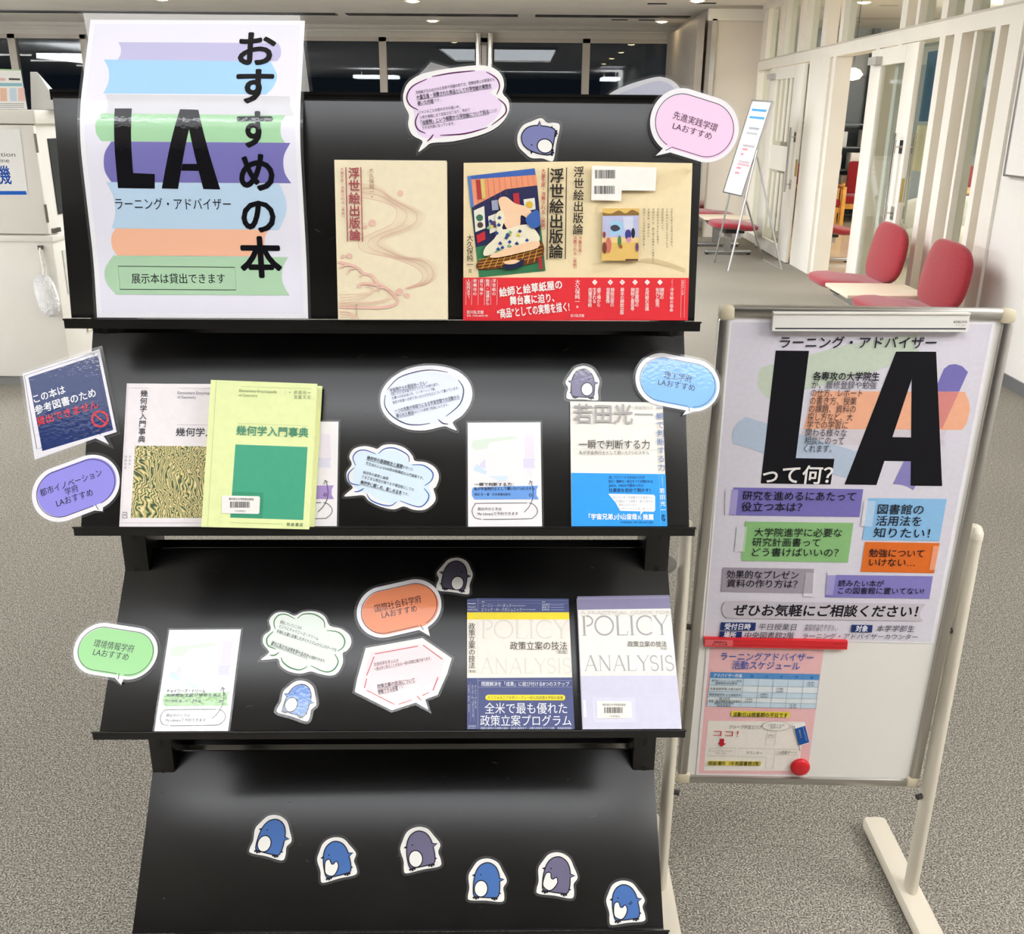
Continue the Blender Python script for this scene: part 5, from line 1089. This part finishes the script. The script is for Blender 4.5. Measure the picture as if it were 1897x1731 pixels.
MB().tube([(-.264, .012, .20), (.264, .012, .20)], .008, IV, 12).build('cross_bar', st_) if 0 else None

# big poster
A = Art(BD, C1, 'advisor_poster', 'big poster with giant black LA letters on the whiteboard stand', 'poster', n0=.0012, kind='paper')
q4 = [(1352, 592), (1845, 597), (1731, 1193), (1303, 1183)]; z_ = A.z; A.z = PX; A.base('eeebee', q4); A.P('dcd7e0', [(1355, 597), (1838, 601), (1724, 1190), (1306, 1180)]); A.z = z_
def blob(c, pts, n=4): A.P(c, spline(pts, n))
A.P('c8d2bf', ospline([(398, 372), (380, 430), (385, 490), (440, 552)], 4) + [(1000, 410), (1310, 300), (1280, 250), (1290, 180), (900, 240)])
A.P('7b74b4', [(1440, 380), (1470, 357), (1505, 352), (1545, 365), (1578, 398), (1430, 725), (1380, 700), (1330, 640)]).P('f2b290', [(700, 506), (1560, 510), (1582, 560), (1590, 610), (1570, 690), (1545, 728), (640, 722)]).P('d98a84', [(1410, 508), (1526, 512), (1430, 722), (1340, 712)])
A.P('d6ccd2', [(640, 722), (1460, 730), (1436, 775), (1446, 820), (600, 806)]).P('b9c6d8', ospline([(312, 652), (262, 690), (236, 745), (240, 805)], 4) + [(420, 862), (820, 985), (900, 1005), (960, 855), (640, 758)]).P('8b84bd', ospline([(1150, 1036), (1200, 1040), (1240, 1055), (1265, 1072)], 3) + [(1280, 1045), (1252, 900), (1215, 900)])
A.P(IK, [(483, 275), (672, 277), (597, 888), (817, 892), (795, 1038), (397, 1032)])
A.P(IK, [(1168, 281), (1262, 281), (1258, 435), (1056, 1041), (874, 1038)]).P(IK, [(1255, 281), (1396, 282), (1430, 1047), (1250, 1045), (1257, 435)]).P(IK, [(1130, 768), (1258, 770), (1258, 906), (1085, 903)])
A.T('2a2730', 'ラーニング・アドバイザー', (506, 228), (1396, 230), h=64, bold=.014).T('1f1d24', '各専攻の大学院生', (694, 420), (1072, 422), h=46, bold=.022)
for s_, x0_, x1_, y in (('が、履修登録や勉強', 686, 1055, 469), ('の仕方、レポート', 682, 974, 515), ('の書き方、授業', 676, 942, 560), ('の課題、資料の', 670, 936, 606), ('探し方など、大', 664, 920, 652), ('学での学習に', 659, 892, 697), ('関わる様々な', 652, 886, 742), ('相談にのって', 646, 870, 787), ('くれます。', 641, 800, 832)): A.T('3a363e', s_, (x0_, y), (x1_, y + 2), h=43)
A.T('f1ece8', 'って何？', (408, 980), (806, 985), h=98, bold=.022)
A.z = C2; tape = mat('e6e2ea', 'paper')
for c, q_ in (('7a72b6', [(286, 84), (1164, 96), (1138, 284), (268, 272)]), ('8fbf7e', [(367, 314), (1098, 324), (1060, 592), (338, 580)]), ('8fbfe6', [(1200, 156), (1728, 162), (1678, 446), (1157, 438)]), ('e0702c', [(1176, 452), (1680, 460), (1642, 664), (1146, 654)]), ('a39aa4', [(215, 624), (830, 634), (822, 800), (202, 788)]), ('877fc0', [(922, 674), (1634, 684), (1610, 836), (906, 826)])): A.P(c, q_)
for c, q_ in (('a89fd0', [(272, 98), (320, 99), (303, 270), (254, 268)]), ('d8d3dc', [(232, 98), (273, 98), (254, 268), (229, 268)]), ('b2d0a6', [(368, 350), (380, 350), (362, 518), (346, 517)]), ('dbd8de', [(310, 348), (367, 350), (347, 517), (292, 516)]), ('b5d2ec', [(1194, 174), (1248, 176), (1222, 348), (1170, 346)]), ('dedbe2', [(1170, 174), (1195, 174), (1170, 346), (1146, 345)]), ('f0a078', [(1636, 478), (1676, 478), (1644, 642), (1608, 641)]), ('dfd9de', [(1676, 478), (1706, 480), (1678, 644), (1644, 643)]), ('b8b0b8', [(776, 658), (828, 660), (820, 800), (757, 798)]), ('e2dee4', [(828, 660), (842, 662), (824, 822), (757, 820), (759, 798), (820, 800)]), ('a69fd2', [(920, 676), (978, 650 + 26), (956, 810), (908, 808)]), ('dedae2', [(920, 650), (980, 652), (978, 676), (922, 676)])): A.P(c, q_)
HW = '201d26'
for s_, p0, p1, h in (('研究を進めるにあたって', (347, 138), (1112, 145), 58), ('役立つ本は？', (340, 213), (748, 217), 58), ('図書館の', (1260, 230), (1570, 234), 64), ('活用法を', (1250, 308), (1556, 312), 64), ('知りたい！', (1232, 388), (1612, 394), 64), ('大学院進学に必要な', (428, 386), (1020, 390), 54), ('研究計画書って', (414, 452), (872, 456), 54), ('どう書けばいいの？', (412, 520), (995, 524), 54), ('勉強について', (1202, 525), (1574, 530), 52), ('いけない…', (1202, 588), (1512, 592), 52), ('効果的なプレゼン', (240, 670), (726, 676), 52), ('資料の作り方は？', (242, 730), (718, 736), 52), ('読みたい本が', (994, 730), (1302, 733), 42), ('この図書館に置いてない!', (994, 780), (1570, 784), 42)): A.T(HW, s_, p0, p1, h=h, bold=.008)
A.P('c9c2c8', ospline([(234, 850), (212, 885), (212, 930), (238, 966)], 4) + ospline([(1565, 984), (1545, 950), (1555, 905), (1590, 870)], 4))
A.T('1c1a22', 'ぜひお気軽にご相談ください！', (286, 912), (1530, 922), h=74, bold=.03, ital=.06)
for q_ in ([(202, 993), (438, 996), (433, 1050), (196, 1047)], [(194, 1054), (345, 1056), (340, 1104), (190, 1101)], [(1084, 1010), (1226, 1012), (1221, 1062), (1079, 1060)]): A.P('27396f', q_)
for s_, p0, p1 in (('受付日時', (226, 1022), (402, 1024)), ('場所', (220, 1078), (304, 1080)), ('対象', (1112, 1036), (1194, 1038))): A.T('f0eef2', s_, p0, p1, h=40, bold=.026, ital=.05)
for s_, p0, p1, h in (('平日授業日', (457, 1024), (710, 1027), 42), ('予約はできません', (770, 1018), (972, 1020), 21), ('直接お越しください', (766, 1038), (990, 1042), 21), ('本学学部生', (1255, 1035), (1508, 1038), 42), ('中央図書館2階', (362, 1080), (694, 1084), 42), ('ラーニング・アドバイザーカウンター', (755, 1086), (1530, 1093), 36)): A.T('46424c', s_, p0, p1, h=h, ital=.1)
A.done()
# clip bar
A = Art(BD, C1, 'magnetic_clip_bar', 'long white magnetic clip bar holding the poster at the top of the whiteboard', 'clip bar', n0=.016, kind='plastic'); A.base('e9e6de', [(470, 64), (1590, 68), (1578, 170), (462, 165)], th=.013, name='bar')
A.P('3a3a44', [(480, 146), (1566, 148), (1564, 156), (479, 154)]); A.T('4a4846', 'KOKUYO', (1497, 112), (1573, 113), h=16, bold=.03, ital=.1).T('8a8680', 'マク-223', (1505, 131), (1562, 132), h=11)
A.slab('lip', mat('dedad0', 'plastic'), [(470, 60), (1592, 63), (1590, 70), (470, 66)], .003, .0185); A.done()
# schedule sheet
A = Art(BD, C3, 'schedule_sheet', 'pink advisor schedule sheet hanging below the red magnet bar', 'notice', n0=.0012, kind='paper'); A.base('f0e6e2', [(200, 200), (1058, 232), (936, 1265), (112, 1250)])
A.P('f0bdbc', [(222, 240), (1052, 290), (930, 1208), (134, 1198)]); A.P('f1e9de', [(206, 813), (905, 820), (880, 1085), (860, 1180), (172, 1178)])
A.T('3d5fae', 'ラーニングアドバイザー', (297, 338), (975, 347), h=56, bold=.012).T('3d5fae', '活動スケジュール', (380, 400), (875, 410), h=58, bold=.012)
L0, L1, R1, R0 = Vector((222, 456)), Vector((194, 706)), Vector((992, 722)), Vector((1020, 472))
def tb(u, v): p = (L0 * (1 - v) + L1 * v) * (1 - u) + (R0 * (1 - v) + R1 * v) * u; return (p.x, p.y)
rows = [0, .165, .38, .56, .72, .86, 1]; cols = [0, .31, .45, .585, .72, .86, 1]
for i in range(6): A.P('5b96d2' if i == 0 else ('e6ecec' if i % 2 == 0 else 'cfe0ea'), [tb(0, rows[i]), tb(1, rows[i]), tb(1, rows[i + 1]), tb(0, rows[i + 1])])
for v in rows: A.K('7f98b4', [tb(0, v), tb(1, v)], 2.5)
for u in cols: A.K('7f98b4', [tb(u, 0), tb(u, 1)], 2.5)
A.T('f0f2f6', 'アドバイザー所属', tb(.03, .08), tb(.29, .08), h=26, bold=.016)
for s_, u in zip('月火水木金', (.38, .517, .652, .79, .93)): A.T('2c4a78', s_, tb(u - .014, .082), tb(u + .014, .082), bold=.006)
for r_, ss in ((.27, ('都市イノベーション学府', '建築都市文化専攻')), (.47, ('先進実践学環 人間力創生',)), (.64, ('環境情報学府 人工環境専攻',)), (.79, ('理工学府', '物理・電子情報系理工学専攻')), (.93, ('国際社会科学府', '経済学専攻'))):
    for k, s_ in enumerate(ss): v = r_ + (k - (len(ss) - 1) / 2) * .072; hwid = min(.145, .0125 * len(s_)); A.T('4c525c', s_, tb(.155 - hwid, v), tb(.155 + hwid, v), h=17, bold=.004)
for (u, v), ss in (((.93, .27), ('10:30-', '12:30')), ((.652, .47), ('13:00-', '15:00')), ((.517, .64), ('14:00-', '16:00')), ((.38, .79), ('15:00-', '17:00')), ((.79, .93), ('16:30-', '18:30'))):
    for k, s_ in enumerate(ss): A.T('4c525c', s_, tb(u - .035, v + (k - .5) * .076), tb(u + (.035 if k == 0 else .03), v + (k - .5) * .076), h=17, bold=.004)
A.P('f0dc4a', [(376, 738), (802, 746), (798, 786), (370, 778)]).T('3a3626', '活動日は授業期の平日です', (386, 763), (786, 769), h=32, bold=.012).P('f2e060', [(204, 1103), (592, 1108), (588, 1140), (200, 1136)]).T('3a3626', '相談場所（中央図書館2階）', (205, 1120), (585, 1123), h=29, bold=.012)
for p in ([(210, 1012), (403, 1008), (400, 1068), (196, 1066)], [(424, 1010), (694, 1016), (678, 1160), (624, 1158), (630, 1078), (418, 1072)], [(706, 1016), (868, 1020), (862, 1062), (702, 1058)], [(640, 870), (702, 876), (690, 990), (622, 986)]): A.K('a8a49c', p, 2.5, closed=True)
A.K('9a968e', [(700 + 100 * cos(t * pi / 12), 848 + 36 * sin(t * pi / 12)) for t in range(24)], 2.5, closed=True).K('9a968e', [(795, 866), (816, 860), (798, 840)], 2.5)
A.P('f1ebe2', [(700 + 97 * cos(t * pi / 12), 848 + 33 * sin(t * pi / 12)) for t in range(24)])
A.T('6a665e', 'このポールが', (640, 838), (762, 842), h=17).T('6a665e', '目印です', (660, 858), (740, 861), h=17).T('5a5650', 'グループ学習エリア', (358, 853), (598, 857), h=26).T('c02a30', 'ココ！', (243, 900), (425, 905), h=46, bold=.004).T('77736a', 'ラーニングアドバイザー', (208, 1028), (390, 1032), h=16).T('77736a', 'カウンター', (258, 1048), (338, 1050), h=16).T('66625a', 'カウンター', (483, 1043), (600, 1046), h=24).T('66625a', '入退館ゲート', (713, 1040), (852, 1043), h=24).T('77736a', 'OPAC', (638, 914), (688, 916), h=15).T('77736a', 'コーナー', (638, 930), (688, 932), h=14)
A.P('c02430', [(292, 940), (322, 941), (320, 974), (337, 975), (302, 1000), (274, 972), (290, 972)]).P('f4f2ee', [(822, 838), (910, 818), (948, 968), (868, 992)]).P('2257a4', [(836, 868), (914, 846), (944, 966), (870, 988)]).K('55524c', [(832, 845), (877, 1032)], 4).V('dfe6f2', 'ラーニングアドバイザー', (900, 862), (926, 955), 10).V('e8d860', '相談受付中', (872, 880), (884, 930), 9); A.done()
# red magnet bar and round magnet
A = Art(BD, C3, 'magnet_bar', 'long red magnet bar pinning the pink schedule to the whiteboard', 'magnet', n0=.010, kind='plastic'); A.base('d8222a', [(178, 212), (1228, 235), (1222, 292), (176, 270)], th=.0085, name='bar'); A.P('e8686c', [(182, 218), (388, 222), (384, 268), (180, 264)]).P('b81820', [(392, 255), (1222, 275), (1222, 280), (392, 260)])
A.T('7a1a20', '授業期平日', (246, 237), (340, 239), h=15, bold=.02).T('7a1a20', 'おしらせ用', (234, 254), (345, 256), h=15, bold=.02).T('8a1018', 'マグネット', (390, 231), (452, 232), h=8, bold=.02).T('8a1018', 'マグネットバー', (1120, 250), (1218, 252), h=13, bold=.02); A.done()
c_ = Vector((*BD.loc(1260 + 880 / 3.952, 1130 + 1155 / 3.952, .006), 0)); r_ = .0195
o = empty('round_magnet', 'round red magnet at the bottom corner of the pink schedule', 'magnet', mw=Matrix.Translation(BD.pt(c_.x, c_.y, 0)) @ Matrix((BD.U, BD.V, BD.N)).transposed().to_4x4())
MB().lathe([(0, .0018), (r_ * .96, .0018), (r_, .004), (r_ * .98, .008), (r_ * .85, .0105), (r_ * .5, .0118), (0, .012)], mat('cf1c26', 'plastic'), 36).build('cap', o)
